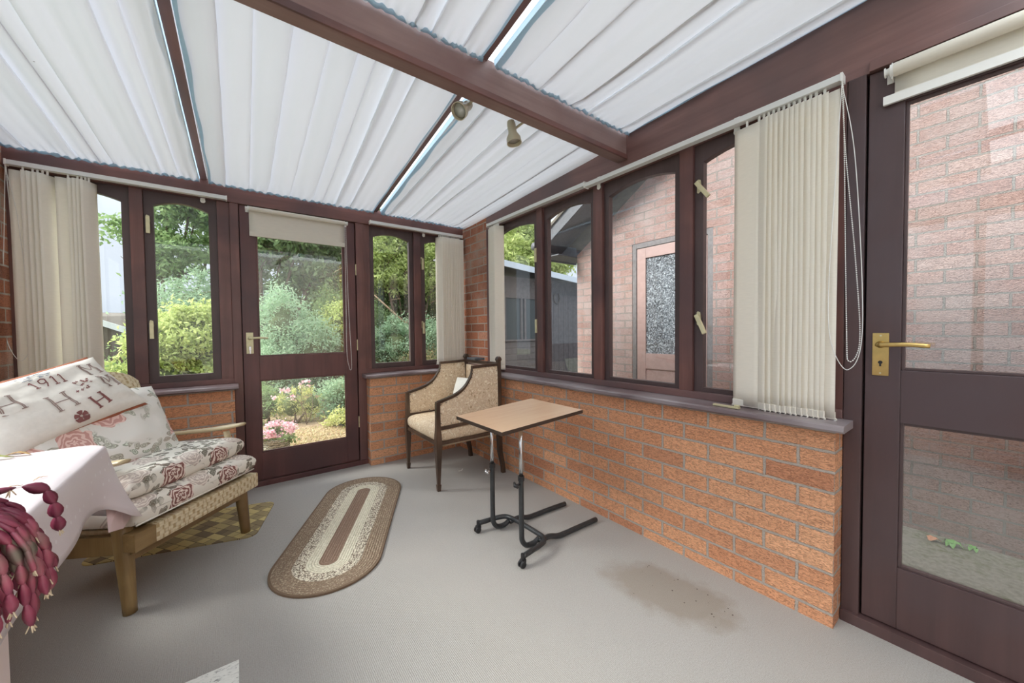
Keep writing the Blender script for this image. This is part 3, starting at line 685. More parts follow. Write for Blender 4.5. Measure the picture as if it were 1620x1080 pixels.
# ------------------------------------------------------------------ blinds
def chain_path(bm, pts, bead=True, r=.0016):
    if not bead:
        tube(bm, pts, r, 6); return
    acc = 0; prev = pts[0]
    tube(bm, pts, .0007, 4)
    for a, b in zip(pts, pts[1:]):
        L = (b-a).length; s = -acc
        while s + .0075 < L:
            s += .0075; p = a.lerp(b, s/L)
            r_ = bmesh.ops.create_icosphere(bm, subdivisions=1, radius=.0024)
            for v in r_['verts']: v.co += p
        acc = L - s
def vertical_blind(root_name, label, M, rail0, rail1, slats, zt, zb, mat, chainu=None, railz=.0, tail=False):
    """M: local frame; local x along the rail, local y into the room, z up. slats: list of (x, angle, width)"""
    root = bpy.data.objects.new(root_name, None); C.objects.link(root); root.matrix_world = M
    tag(root, label, 'blind')
    bm = bmesh.new(); box(bm, rail0, rail1, -.018, .018, zt+.022, zt+.046, .002); obj('head_rail', bm, ALU, root)
    for x in (rail0, rail1):
        bm = bmesh.new(); box(bm, x-.004, x+.004, -.020, .020, zt+.018, zt+.048, .002); obj('end_cap', bm, WHITEP, root)
    rnd = random.Random(int(abs(rail0)*1000)+len(slats))
    for (x, ang, wd) in slats:
        R = Matrix.Translation((x, 0, 0)) @ Matrix.Rotation(ang, 4, 'Z')
        v = []; f = []; nz = 18; nx = 6; ph = rnd.uniform(0, 6); tw = rnd.uniform(-.12, .12)
        for j in range(nz+1):
            t = j/nz; z = zt + (zb-zt)*t
            for i in range(nx+1):
                s = i/nx-.5; yy = .0025*math.cos(s*PI) + .002*math.sin(t*4+ph) + tw*s*wd*t
                v.append((s*wd, yy, z))
                if i and j: a = j*(nx+1)+i; f.append((a-nx-2, a-nx-1, a, a-1))
        sl = obj('slat', (v, f), mat, root, smooth=True, mw=R)
        md = sl.modifiers.new('thickness', 'SOLIDIFY'); md.thickness = .0006
        bm = bmesh.new(); box(bm, -.004, .004, -.003, .003, zt-.004, zt+.024, .001); obj('slat_clip', bm, WHITEP, root, mw=R)
        bm = bmesh.new(); box(bm, -wd/2, wd/2, -.0032, .0038, zb-.004, zb+.024, .0015)
        for e_ in (-1, 1):
            tube(bm, [(e_*(wd/2-.004), 0, zb+.006), (e_*(wd/2+.004), 0, zb-.004), (e_*(wd/2-.002), 0, zb-.012)], .0022, 6)
        obj('slat_weight', bm, mat, root, mw=R)
    for e_ in (-1, 1):
        P = []
        for a, b in zip(slats, slats[1:]):
            pa = Vector((a[0]+e_*math.cos(a[1])*a[2]/2, e_*math.sin(a[1])*a[2]/2, zb-.006)); pb = Vector((b[0]+e_*math.cos(b[1])*b[2]/2, e_*math.sin(b[1])*b[2]/2, zb-.006))
            mid = (pa+pb)/2; mid.z -= .014
            P += bez(pa, mid, pb, 4)[(1 if P else 0):]
        bm = bmesh.new(); tube(bm, P, .0016, 5); obj('link_chain', bm, WHITEP, root)
    if chainu:
        u, y, zlo, sp = chainu; bm = bmesh.new()
        p = smooth_path([(u, y, zt+.02), (u+sp*.1, y, (zt+zlo)/2+.3), (u+sp*.35, y, zlo+.12), (u+sp*.5, y+.004, zlo), (u+sp*1.0, y, zlo+.07), (u+sp*.75, y, zlo+.35), (u+sp*.2, y, zt-.25), (u+.004, y, zt+.02)], 10)
        chain_path(bm, p, True); obj('control_chain', bm, WHITEP, root)
        bm = bmesh.new()
        p = smooth_path([(u, y+.01, zt+.02), (u-sp*.25, y+.01, (zt+zlo)/2+.2), (u-sp*.55, y+.012, zlo+.25), (u-sp*.35, y+.012, zlo+.06), (u+sp*.5, y+.01, zlo-.03), (u+sp*1.15, y+.01, zlo+.12), (u+sp*.7, y+.01, zlo+.7), (u+.002, y+.01, zt+.02)], 10)
        tube(bm, p, .0013, 6); obj('draw_cord', bm, WHITEP, root)
    return root
MB = Matrix.Translation((0, .055, 0)) @ Matrix.Rotation(PI, 4, 'Z')      # local x = -X, y = into the room (-Y)
R_ = math.radians
def fan(x0, x1, n, a0, a1, w=.089, seed=1):
    r = random.Random(seed)
    return [(x0+(x1-x0)*i/(n-1), a0+(a1-a0)*i/(n-1)+r.uniform(-.05, .05), w) for i in range(n)]
# back left blind: two stacks.  local x = -world x
sl = [(2.60, R_(8), .095), (2.567, R_(38), .089), (2.550, R_(45), .089), (2.532, R_(48), .089), (2.515, R_(52), .089),
      (2.440, R_(6), .098), (2.405, R_(40), .089), (2.390, R_(46), .089), (2.375, R_(50), .089), (2.362, R_(55), .089)]
vertical_blind('vertical_blind', 'cream vertical blind drawn aside behind the floral armchair, two bunches of slats', MB, 1.735, 2.655, sl, 1.985, .79, SLATG, (2.655, .0, 1.0, -.05))
# back right blind
vertical_blind('vertical_blind', 'narrow bunch of cream slats left of the brick corner pier', MB, -.075, .79,
               fan(-.048, .165, 14, R_(-52), R_(-60), .089, 5), 1.985, .80, SLAT)
MR = Matrix.Translation((.055, 0, 0)) @ Matrix.Rotation(PI/2, 4, 'Z')    # local x = +Y, local y = -X (into the room)
vertical_blind('vertical_blind', 'bunch of cream slats right of the brick corner pier, above the upholstered armchair', MR, -1.55, -.45,
               [(-.50, R_(10), .09)]+fan(-.53, -.60, 6, R_(38), R_(58), .089, 8), 1.975, .79, SLAT)
vertical_blind('vertical_blind', 'wide gathered bunch of cream slats beside the brass-handled door', MR, -2.765, -1.552,
               [(-2.455, R_(-6), .105)] + fan(-2.50, -2.69, 12, R_(-32), R_(-26), .089, 11) + [(-2.715, R_(-10), .09)], 1.965, .765, SLAT, (-2.768, .01, .98, -.055))
# little rail brackets
for (M, xs, z) in ((MB, (1.86, 2.42), 2.0), (MB, (.30,), 2.0), (MR, (-1.62, -2.4), 1.99)):
    for x in xs:
        bm = bmesh.new(); lathe(bm, [(.014, 0), (.014, .004), (.006, .006)], 14, Matrix.Translation((x, -.04, z-.012)) @ Matrix.Rotation(-PI/2, 4, 'X'))
        box(bm, x-.012, x+.012, -.04, -.034, z-.012, z+.05, .002)
        o = obj('blind_bracket', bm, WHITEP); o.matrix_world = M
        if M is MB and x == 1.86: lb = 'white blind bracket under the rail above the left casement, nearest the back door'
        elif M is MB and x == 2.42: lb = 'white blind bracket over the bunched slats at the far left'
        elif M is MB: lb = 'white blind bracket above the window between back door and brick pier'
        elif x == -1.62: lb = 'white blind bracket at the top of the second mullion of the right wall'
        else: lb = 'white blind bracket above the widest bunch of slats'
        tag(o, lb, 'bracket', 'blind rail brackets')

def roller(label, M, x0, x1, ztop, drop, r, mat, chain=True, bar=False):
    """local x along the door, y into the room"""
    root = bpy.data.objects.new('roller_blind', None); C.objects.link(root); root.matrix_world = M; tag(root, label, 'roller blind')
    bm = bmesh.new(); T = Matrix.Translation((x0, r+.012, ztop-r)) @ Matrix.Rotation(PI/2, 4, 'Y')
    lathe(bm, [(r*.98, 0), (r, .002), (r, x1-x0-.002), (r*.98, x1-x0)], 28, T); obj('blind_roll', bm, mat, root, smooth=False); autosmooth(bpy.data.objects[-1]) if 0 else None
    v = []; f = []; n = 12
    for j in range(n+1):
        z = ztop-r - drop*j/n
        for i in range(n+1):
            x = x0+(x1-x0)*i/n; v.append((x, .012 + .0015*math.sin(i*1.1+j*.7)*j/n, z))
            if i and j: a = j*(n+1)+i; f.append((a-n-2, a-n-1, a, a-1))
    o = obj('blind_cloth', (v, f), mat, root, smooth=True); md = o.modifiers.new('thickness', 'SOLIDIFY'); md.thickness = .0008
    zb = ztop-r-drop
    bm = bmesh.new(); box(bm, x0, x1, .009, .0175, zb-.002, zb+.030, .002); obj('hem_pocket', bm, mat, root)
    if bar:
        bm = bmesh.new(); a, b = bar; box(bm, a, b, .008, .020, zb-.003, zb+.026, .0015); obj('bottom_bar', bm, WHITEP, root)
    for x, s in ((x0, -1), (x1, 1)):
        bm = bmesh.new(); box(bm, x+s*.004-.0015, x+s*.004+.0015, 0, r*1.7, ztop-r*2.3, ztop+.004, .001); box(bm, min(x, x+s*.02), max(x, x+s*.02), 0, .003, ztop-r*2.3, ztop+.004, .001)
        lathe(bm, [(r*.95, 0), (r*.95, .008), (r*.6, .010), (r*.5, .018), (r*.75, .019), (r*.75, .022)], 20, Matrix.Translation((x+s*.022 if s < 0 else x, r+.012, ztop-r)) @ Matrix.Rotation(PI/2, 4, 'Y')); obj('end_bracket', bm, WHITEP, root)
    if chain:
        cx, zl = chain; bm = bmesh.new(); y = r+.014
        p = smooth_path([(cx, y, ztop-r), (cx+.002, y, (ztop+zl)/2), (cx+.004, y, zl+.15), (cx-.012, y, zl+.02), (cx-.022, y, zl), (cx-.030, y, zl+.03), (cx-.026, y, zl+.2), (cx-.014, y, (ztop+zl)/2), (cx-.008, y, ztop-r)], 12)
        chain_path(bm, p); obj('bead_chain', bm, WHITEP, root)
    return root
MD = Matrix.Translation((0, .095, 0)) @ Matrix.Rotation(PI, 4, 'Z')
roller('cream roller blind partly drawn at the top of the back door', MD, .985, 1.612, 1.995, .185, .016, ROLLF, (.985, .80))
MD2 = Matrix.Translation((.105, 0, 0)) @ Matrix.Rotation(PI/2, 4, 'Z')
roller('thick rolled cream blind at the top of the right-hand door', MD2, -3.70, -2.893, 1.985, .098, .021, ROLLF, None, (-3.70, -2.866))

# loose cream window latch lying on the sill, and cords
bm = bmesh.new(); box(bm, -.055, .055, -.010, .010, 0, .008, .002); box(bm, -.055, -.035, -.006, .006, .008, .016, .002)
o = obj('window_stay', bm, DULLBRASS); o.matrix_world = Matrix.Translation((.0, -2.40, .7575)) @ Matrix.Rotation(R_(85), 4, 'Z'); tag(o, 'loose cream metal window stay lying on the sill by the gathered slats', 'window stay')

# ------------------------------------------------------------------ spotlights on the back of the crossbeam
def spot(loc, dirv, label, mount):
    t = thing('spotlight', loc, label, 'spotlight', group='spotlights on the crossbeam')
    bm = bmesh.new(); m_ = Vector(mount)
    lathe(bm, [(.022, 0), (.022, .008), (.016, .012)], 18, Matrix.Translation(m_) @ Vector((0, 1, 0)).to_track_quat('Z', 'Y').to_matrix().to_4x4())
    obj('mounting_plate', bm, SPOTM, t, smooth=False)
    bm = bmesh.new(); tube(bm, smooth_path([m_+Vector((0, .008, 0)), m_*.5+Vector((0, .03, 0)), Vector((0, 0, 0))], 4), .006, 8); obj('arm', bm, SPOTM, t, smooth=True)
    d = Vector(dirv).normalized(); Q = d.to_track_quat('Z', 'Y').to_matrix().to_4x4()
    bm = bmesh.new(); lathe(bm, [(.004, -.052), (.018, -.048), (.021, -.03), (.020, .0), (.022, .012), (.034, .034), (.036, .060), (.033, .060), (.030, .040), (.018, .030), (.002, .028)], 28, Q)
    h = obj('lamp_head', bm, SPOTM, t); autosmooth(h, 40)
    bm = bmesh.new(); lathe(bm, [(.028, .046), (.024, .038), (.004, .035), (.001, .034)], 24, Q); obj('bulb', bm, LENS, h, smooth=True)
    return t
spot((-.885, -1.685, 2.085), (-.62, -.30, -.60), 'beige spotlight on the crossbeam at the rafter end, pointing left', (.03, -.068, .03))
spot((-.625, -1.69, 2.062), (.08, -.15, -1), 'beige spotlight on the crossbeam pointing down, the one nearer the right-hand windows', (.045, -.063, .045))

# ------------------------------------------------------------------ pillows
def pillow(w, d, t, seed=0, n=28, sq=.5, wr=.004, lump=.012, tuck=.0):
    """soft closed cushion, centred, thickness along z. returns verts, faces, and a top height function"""
    def H(u, v):
        e_ = max(0, (1-abs(u)**3.2))*max(0, (1-abs(v)**3.2))
        base = t/2*(e_**sq)
        w1 = wr*noise.noise(Vector((u*5+seed, v*5, seed*1.3)))*e_ + lump*noise.noise(Vector((u*1.4+seed*2, v*1.4, 4.2)))*e_
        w2 = wr*.9*math.sin((u*1.3+v*.8)*16+3*noise.noise(Vector((u*3, v*3, seed))))*e_*(abs(u)**2)
        return base + w1 + w2
    def XY(u, v):
        k = 1 - tuck*(1-v*v)*(abs(u)**6) ; k2 = 1 - tuck*(1-u*u)*(abs(v)**6)
        return u*w/2*k, v*d/2*k2
    V = []; Fc = []
    for side in (1, -1):
        for j in range(n+1):
            for i in range(n+1):
                u = math.sin((i/n-.5)*PI); v = math.sin((j/n-.5)*PI); x, y = XY(u, v)
                V.append((x, y, side*H(u, v) if side > 0 else -H(u, v)*.9))
    o = (n+1)**2
    for j in range(n):
        for i in range(n):
            a = j*(n+1)+i; Fc.append((a, a+1, a+n+2, a+n+1)); Fc.append((o+a, o+a+n+1, o+a+n+2, o+a+1))
    ring = [i for i in range(n+1)] + [(j+1)*(n+1)-1 for j in range(1, n+1)] + [n*(n+1)+i for i in range(n-1, -1, -1)] + [j*(n+1) for j in range(n-1, 0, -1)]
    top = lambda x, y: H(max(-1, min(1, x/(w/2))), max(-1, min(1, y/(d/2))))
    rim = [Vector(V[k]) for k in ring]
    return V, Fc, top, rim
def pillow_obj(name, w, d, t, mat, parent=None, M=None, piping=None, **k):
    V, Fc, top, rim = pillow(w, d, t, **k)
    bm = bmesh.new(); bv = [bm.verts.new(v) for v in V]
    for f in Fc: bm.faces.new([bv[i] for i in f])
    bmesh.ops.remove_doubles(bm, verts=bm.verts[:], dist=.0004)
    o = obj(name, bm, mat, parent, smooth=True)
    if M is not None:
        if parent: o.matrix_local = M
        else: o.matrix_world = M
    if piping:
        bm = bmesh.new(); tube(bm, rim+[rim[0]], .0035, 6, False); obj('piping', bm, piping, o, smooth=True)
    return o, top
def block_cushion(name, w, d, t, mat, parent, M, seed=0, crown=.012, piping=None, front_r=.5):
    """seat slab: rounded-box cross-section"""
    n = 22; V = []; Fc = []
    def prof(v):   # v -1..1 -> half thickness
        return (1-abs(v)**6)**.35
    for side in (1, -1):
        for j in range(n+1):
            for i in range(n+1):
                u = math.sin((i/n-.5)*PI); v = math.sin((j/n-.5)*PI)
                h = t/2*((1-abs(u)**12)**.34)*((1-abs(v)**12)**.34)
                h += crown*(1-u*u)*(1-v*v) + .004*noise.noise(Vector((u*4+seed, v*4, side))) * (1-u*u)
                h += .0022*math.sin(v*22+4*noise.noise(Vector((u*1.2, v*2, seed))))*(1-abs(v))*(1-u*u)
                V.append((u*w/2, v*d/2, side*h))
    bm = bmesh.new(); bv = [bm.verts.new(v) for v in V]; o_ = (n+1)**2
    for j in range(n):
        for i in range(n):
            a = j*(n+1)+i; bm.faces.new([bv[k] for k in (a, a+1, a+n+2, a+n+1)]); bm.faces.new([bv[o_+k] for k in (a, a+n+1, a+n+2, a+1)])
    bmesh.ops.remove_doubles(bm, verts=bm.verts[:], dist=.0006)
    o = obj(name, bm, mat, parent, smooth=True)
    if parent: o.matrix_local = M
    else: o.matrix_world = M
    return o

# ------------------------------------------------------------------ floral easy chair (left)
AC = thing('easy_chair', (-2.075, -1.060, 0), 'low wooden easy chair with woven upholstery behind the white-clothed table', 'armchair', math.atan2(.757, .654))
def leg_mesh(p0, p1, r0, r1, sq=1.0, n=10):
    bm = bmesh.new(); P0, P1 = Vector(p0), Vector(p1)
    pts = [P0.lerp(P1, i/8) for i in range(9)]; rs = [r0+(r1-r0)*(i/8) for i in range(9)]
    tube(bm, pts, rs, n, True, sq); return bm
AW = .585
for x, s in ((0, -1), (AW, 1)):
    obj('leg', leg_mesh((x, 0, 0), (x-.006*s, .03, .36), .022, .034, 1), BEECH, AC, smooth=True)
    obj('leg', leg_mesh((x-.01*s, .56, 0), (x-.02*s, .43, .30), .016, .026, 1), BEECH, AC, smooth=True)
    # arm post above the seat
    obj('arm_post', leg_mesh((x-.006*s, .03, .33), (x+.004*s, .10, .565), .029, .017, .7), BEECHL, AC, smooth=True)
    # arm: flat, gently curved paddle
    P = smooth_path([(x, -.005, .606), (x, .06, .594), (x, .18, .574), (x, .34, .556), (x, .47, .545)], 6)
    V = []; Fc = []
    m_ = len(P)
    for i, p in enumerate(P):
        t = i/(m_-1); w = .026*(.55+.55*math.sin(PI*min(1, t*1.5+.12)))+.002; th = .0125*(.7+.3*math.sin(PI*t))
        for k in range(10):
            a = 2*PI*k/10; V.append((p.x+w*math.cos(a), p.y, p.z+th*math.sin(a)))
    for i in range(m_-1):
        for k in range(10): Fc.append((i*10+k, i*10+(k+1) % 10, (i+1)*10+(k+1) % 10, (i+1)*10+k))
    Fc += [tuple(range(9, -1, -1)), tuple((m_-1)*10+k for k in range(10))]
    obj('armrest', (V, Fc), BEECHL, AC, smooth=True, label='pale worn curved wooden armrest')
    # side rail sloping down to the back
    bm = bmesh.new(); M = Matrix.Translation((x-.012*s, -.035, .275)) @ Matrix.Rotation(R_(-6), 4, 'X'); box(bm, -.013, .013, .02, .56, -.036, .040, .003, M); obj('side_rail', bm, BEECH, AC)
bm = bmesh.new(); box(bm, .012, AW-.012, .0, .025, .20, .25, .004); obj('front_stretcher', bm, BEECHX, AC)
bm = bmesh.new(); box(bm, -.02, .075, -.055, .0, .252, .325, .006); obj('rail_end_block', bm, BEECHX, AC)
bm = bmesh.new(); box(bm, .06, .615, -.058, -.008, .252, .328, .010); obj('woven_front_rail', bm, CANE, AC)
bm = bmesh.new(); box(bm, .03, .56, -.01, .46, .295, .318, .006, Matrix.Rotation(R_(-3), 4, 'X')); obj('seat_deck', bm, CANE, AC)
# back shell: slightly curved upholstered panel leaning back with rounded top corners
V = []; Fc = []; NXb, NZb = 20, 16
def back_pt(u, v, o):      # u 0..1 across, v 0..1 up
    x = -.05+u*(AW+.08); lean = .44+.20*v
    top = 1-.10*(abs(2*u-1)**6)
    z = .26+.65*v*top
    y = lean-.045*math.cos((u-.5)*PI)*0 + .030*(1-(2*u-1)**2)
    return Vector((x, y+o, z))
for o_ in (-.025, .025):
    for j in range(NZb+1):
        for i in range(NXb+1):
            u, v = i/NXb, j/NZb; e_ = min(1, min(u, 1-u)*14, (1-v)*10+.0); e_ = max(0, e_)**.5
            V.append(back_pt(u, v, o_*e_))
o2 = (NXb+1)*(NZb+1)
for j in range(NZb):
    for i in range(NXb):
        a = j*(NXb+1)+i; Fc.append((a, a+1, a+NXb+2, a+NXb+1)); Fc.append((o2+a, o2+a+NXb+1, o2+a+NXb+2, o2+a+1))
for j in range(NZb):
    for e_ in (0, NXb): a = j*(NXb+1)+e_; Fc.append((a, a+NXb+1, o2+a+NXb+1, o2+a))
for i in range(NXb): Fc.append((i, i+1, o2+i+1, o2+i))
obj('backrest', (V, Fc), CANE, AC, smooth=True)

def placed(parent_loc, rz, M): return Matrix.Translation(parent_loc) @ Matrix.Rotation(rz, 4, 'Z') @ M
ACM = Matrix.Translation((-2.075, -1.060, 0)) @ Matrix.Rotation(math.atan2(.757, .654), 4, 'Z')
c1 = block_cushion('seat_cushion', .63, .56, .108, FLORAL2, None, ACM @ Matrix.Translation((.285, .215, .378)) @ Matrix.Rotation(R_(-4), 4, 'X'), 1)
tag(c1, 'lower floral seat cushion with brown roses, resting on the woven rail', 'seat cushion')
# piped corner showing at the near end
bm = bmesh.new(); tube(bm, [(-.3, -.27, -.03), (-.308, -.276, 0), (-.3, -.27, .03)], .004, 6); tube(bm, [(-.3, -.27, -.038), (.3, -.27, -.038)], .0035, 6); obj('piping', bm, WCOT, c1, smooth=True)
c2 = block_cushion('seat_cushion', .60, .54, .106, FLORAL2, None, ACM @ Matrix.Translation((.272, .245, .476)) @ Matrix.Rotation(R_(-5), 4, 'X') @ Matrix.Rotation(R_(3), 4, 'Z'), 6)
tag(c2, 'upper floral seat cushion with brown roses, stacked on the other one', 'seat cushion')
# large soft rose cushion leaning on the back
M = ACM @ Matrix.Translation((.175, .335, .655)) @ Matrix.Rotation(R_(61), 4, 'X') @ Matrix.Rotation(R_(-4), 4, 'Z')
rc, _ = pillow_obj('back_cushion', .62, .44, .17, FLORAL1, None, M, None, seed=3, sq=.55, wr=.015, lump=.025, tuck=.05)
tag(rc, 'big soft white cushion printed with pink roses, leaning against the chair back', 'cushion')
# letter cushion with rust backing
Ml = ACM @ Matrix.Translation((.055, .375, .825)) @ Matrix.Rotation(R_(-14), 4, 'Y') @ Matrix.Rotation(R_(46), 4, 'X')
lc, ltop = pillow_obj('letter_cushion', .53, .315, .12, LINEN, None, Ml, None, seed=9, sq=.6, wr=.013, lump=.018, tuck=.10)
tag(lc, 'white linen cushion embroidered with letters and 1911, on top of the floral one', 'cushion')
bk, _ = pillow_obj('rust_backing', .55, .34, .08, RUST, lc, Matrix.Translation((-.006, .012, -.026)), None, seed=10, sq=.6, wr=.006, lump=.01, tuck=.07)
bk['label'] = 'rust brown back of the cushion'
EMB1 = plain('grey_brown_thread', srgb(150, 130, 124), .9); EMB2 = plain('dark_red_thread', srgb(132, 84, 82), .9)
EMB3 = plain('blue_grey_thread', srgb(150, 156, 166), .9)
def strokes(name, segs, mat, cx, cy, sx, sy, rot, wd, label):
    """letters laid on the cushion as stitched ribbons"""
    cx, cy, sx, sy = cx*.84, cy*.87, sx*.84, sy*.87; V = []; Fc = []; ca, sa = math.cos(rot), math.sin(rot)
    def P(x, y):
        X, Y = x*sx, y*sy; X, Y = X*ca-Y*sa+cx, X*sa+Y*ca+cy
        return (X, Y, ltop(X, Y)+.0022)
    for (x0, y0, x1, y1) in segs:
        a = Vector((x0*sx, y0*sy)); b = Vector((x1*sx, y1*sy)); d = b-a
        if d.length < 1e-6: continue
        nn = Vector((-d.y, d.x)).normalized()*wd/2; k = max(2, int(d.length/.006))
        for i in range(k+1):
            p = a+d*i/k
            for s in (-1, 1):
                q = p+nn*s; X, Y = q.x*ca-q.y*sa+cx, q.x*sa+q.y*ca+cy; V.append((X, Y, ltop(X, Y)+.0024))
            if i: c = len(V)-4; Fc.append((c, c+1, c+3, c+2))
    o = obj(name, (V, Fc), mat, lc); md = o.modifiers.new('thickness', 'SOLIDIFY'); md.thickness = .001; return o
serif = lambda x, y: [(x-.13, y, x+.13, y)]
Hs = [(-.4, -.5, -.4, .5), (-.33, -.5, -.33, .5), (.4, -.5, .4, .5), (.33, -.5, .33, .5), (-.33, 0, .33, 0)] + [s for x in (-.36, .36) for y in (-.5, .5) for s in serif(x, y)]
Ms_ = [(-.4, -.5, -.4, .5), (-.33, -.5, -.33, .5), (.4, -.5, .4, .5), (.33, -.5, .33, .5), (-.36, .5, 0, -.1), (0, -.1, .36, .5)] + [s for x in (-.36, .36) for y in (-.5, .5) for s in serif(x, y)]
one = lambda x: [(x, -.5, x, .5), (x-.1, -.5, x+.1, -.5), (x-.1, .3, x, .5)]
nine = lambda x: [(x+.14, -.1, x+.14, .4), (x+.14, .4, x, .5), (x, .5, x-.14, .4), (x-.14, .4, x-.14, .1), (x-.14, .1, x, 0), (x, 0, x+.14, .1), (x+.14, -.1, x, -.5)]
strokes('embroidered_letter_h', Hs, EMB1, -.165, .025, .085, .085, 0, .003, '')
strokes('embroidered_letter_h', Hs, EMB1, -.02, -.045, .085, .085, 0, .003, '')
strokes('embroidered_letter_h', Hs, EMB2, .10, -.100, .075, .060, .25, .004, '')
strokes('embroidered_letter_m', Ms_, EMB1, .215, -.01, .075, .075, .05, .003, '')
strokes('embroidered_letter_m', Ms_, EMB1, .205, .085, .075, .07, .05, .003, '')
strokes('embroidered_number', one(-.75)+nine(-.3)+one(.15)+one(.5), EMB2, .03, .078, .085, .045, 0, .0035, '')
def cross_cluster(nm, cx, cy, sx, sy, mat, seed, n=22):
    r = random.Random(seed); sg = []
    for _ in range(n):
        x, y = r.uniform(-1, 1), r.uniform(-1, 1); sg += [(x-.12, y, x+.12, y), (x, y-.15, x, y+.15)]
    strokes(nm, sg, mat, cx, cy, sx, sy, 0, .0022, '')
cross_cluster('stitched_motif', .095, .0, .045, .030, EMB2, 2); cross_cluster('stitched_motif', .0, .125, .055, .016, EMB3, 3)
fl = [(-.5, -.6, .5, -.6), (-.5, -.6, -.6, -.2), (.5, -.6, .6, -.2)]
for k in range(5):
    a = k*2*PI/5+.3
    for q in range(5): fl.append((.15*math.cos(a), .15*math.sin(a), .62*math.cos(a+(q-2)*.16), .62*math.sin(a+(q-2)*.16)))
strokes('stitched_flower', fl, EMB2, -.005, -.138, .042, .034, 0, .006, '')

# ------------------------------------------------------------------ table with cloth (left foreground)
TBX0, TBX1, TBY0, TBY1, TBZ = -2.56, -2.105, -2.30, -1.14, .70
T = thing('side_table', ((TBX0+TBX1)/2, (TBY0+TBY1)/2, 0), 'table under the white and pink cloth at the left edge', 'table')
bm = bmesh.new(); box(bm, -.222, .222, -.57, .57, .675, .700, .004); obj('tabletop', bm, BEECHX, T)
PINKL = plain('pale_pink_paint', srgb(224, 208, 204), .5, 0, 10, .03)
for (sx, sy) in ((.218, -.257), (-.18, -.257), (-.15, .27), (-.185, .42)):
    bm = bmesh.new(); box(bm, sx-.024, sx+.024, sy-.022, sy+.022, 0, .675, .003); obj('leg', bm, PINKL, T)
def cloth_mat():
    m = Mat('white_pink_cloth'); v = m.coords((1, 1, 1)); vo = m.n('ShaderNodeTexVoronoi'); vo.inputs['Scale'].default_value = 22; vo.inputs['Randomness'].default_value = .25; m.l(v, vo.inputs['Vector'])
    c = m.mix(m.math('LESS_THAN', vo.outputs['Distance'], .13), srgb(226, 216, 220), srgb(238, 232, 236)); m.color(c); m.setp(Roughness=.38); m.bump(m.noise(14, v, 4), .25, .006); return m.m
CLOTH = cloth_mat(); PINKF = plain('pink_cloth_reverse', srgb(226, 202, 202), .5, 0, 22, .05)
def table_cloth():
    hx, hy, r = (TBX1-TBX0)/2+.008, (TBY1-TBY0)/2+.008, .07
    cx, cy = (TBX0+TBX1)/2, (TBY0+TBY1)/2
    # perimeter of a rounded rectangle
    per = []
    for (qx, qy, a0) in ((1, 1, 0), (-1, 1, PI/2), (-1, -1, PI), (1, -1, 3*PI/2)):
        for k in range(13):
            a = a0+k*PI/24; per.append((qx*(hx-r)+r*math.cos(a), qy*(hy-r)+r*math.sin(a), a))
        # straight runs are filled below
    full = []
    for i in range(len(per)):
        a, b = per[i], per[(i+1) % len(per)]; full.append(a)
        L = math.dist(a[:2], b[:2])
        if L > .05:
            n = int(L/.025)
            for k in range(1, n): t = k/n; full.append((a[0]+(b[0]-a[0])*t, a[1]+(b[1]-a[1])*t, a[2]))
    bm = bmesh.new(); cyl = []
    n = len(full)
    fr = [0, .3, .6, .85, .97]
    rings = []
    for s in fr[1:]: rings.append([bm.verts.new((cx+p[0]*s, cy+p[1]*s, TBZ+.004+.0015*noise.noise(Vector((p[0]*s*9, p[1]*s*9, 1))))) for p in full])
    c0 = bm.verts.new((cx, cy, TBZ+.004))
    rings.append([bm.verts.new((cx+p[0], cy+p[1], TBZ-.002)) for p in full])
    for k in range(1, 9):
        row = []
        for i, p in enumerate(full):
            ang = p[2]; corner = math.exp(-((math.dist((abs(p[0]), abs(p[1])), (hx-.03, hy-.03)))/.10)**2)
            drop = .165 + .13*corner + .012*math.sin(i*.21)
            t = k/8; out_ = .012+.050*corner*t*1.5 + .010*t*math.sin(i*.33)*(.4+.6*t)
            nx, ny = math.cos(ang), math.sin(ang)
            row.append(bm.verts.new((cx+p[0]+nx*out_*t**.5, cy+p[1]+ny*out_*t**.5, TBZ-.004-drop*t)))
        rings.append(row)
    for i in range(n): bm.faces.new((c0, rings[0][i], rings[0][(i+1) % n]))
    for a, b in zip(rings, rings[1:]):
        for i in range(n): bm.faces.new((a[i], b[i], b[(i+1) % n], a[(i+1) % n]))
    o = obj('tablecloth', bm, CLOTH, smooth=True); md = o.modifiers.new('thickness', 'SOLIDIFY'); md.thickness = .0012; md.offset = 1
    tag(o, 'glossy white and pale pink cloth draped over the table at the left', 'tablecloth'); return o
TC = table_cloth()
# turned-back pink corner of the cloth
V = [(-2.095, -1.19, .52), (-2.065, -1.20, .50), (-2.052, -1.09, .405), (-2.058, -1.215, .40), (-2.075, -1.32, .435), (-2.088, -1.27, .50)]
bm = bmesh.new(); vv = [bm.verts.new(v) for v in V]; bm.faces.new((vv[0], vv[1], vv[3], vv[4], vv[5])); bm.faces.new((vv[1], vv[2], vv[3]))
o = obj('turned_corner', bm, PINKF, TC, label='pink reverse of the folded corner'); md = o.modifiers.new('thickness', 'SOLIDIFY'); md.thickness = .0012

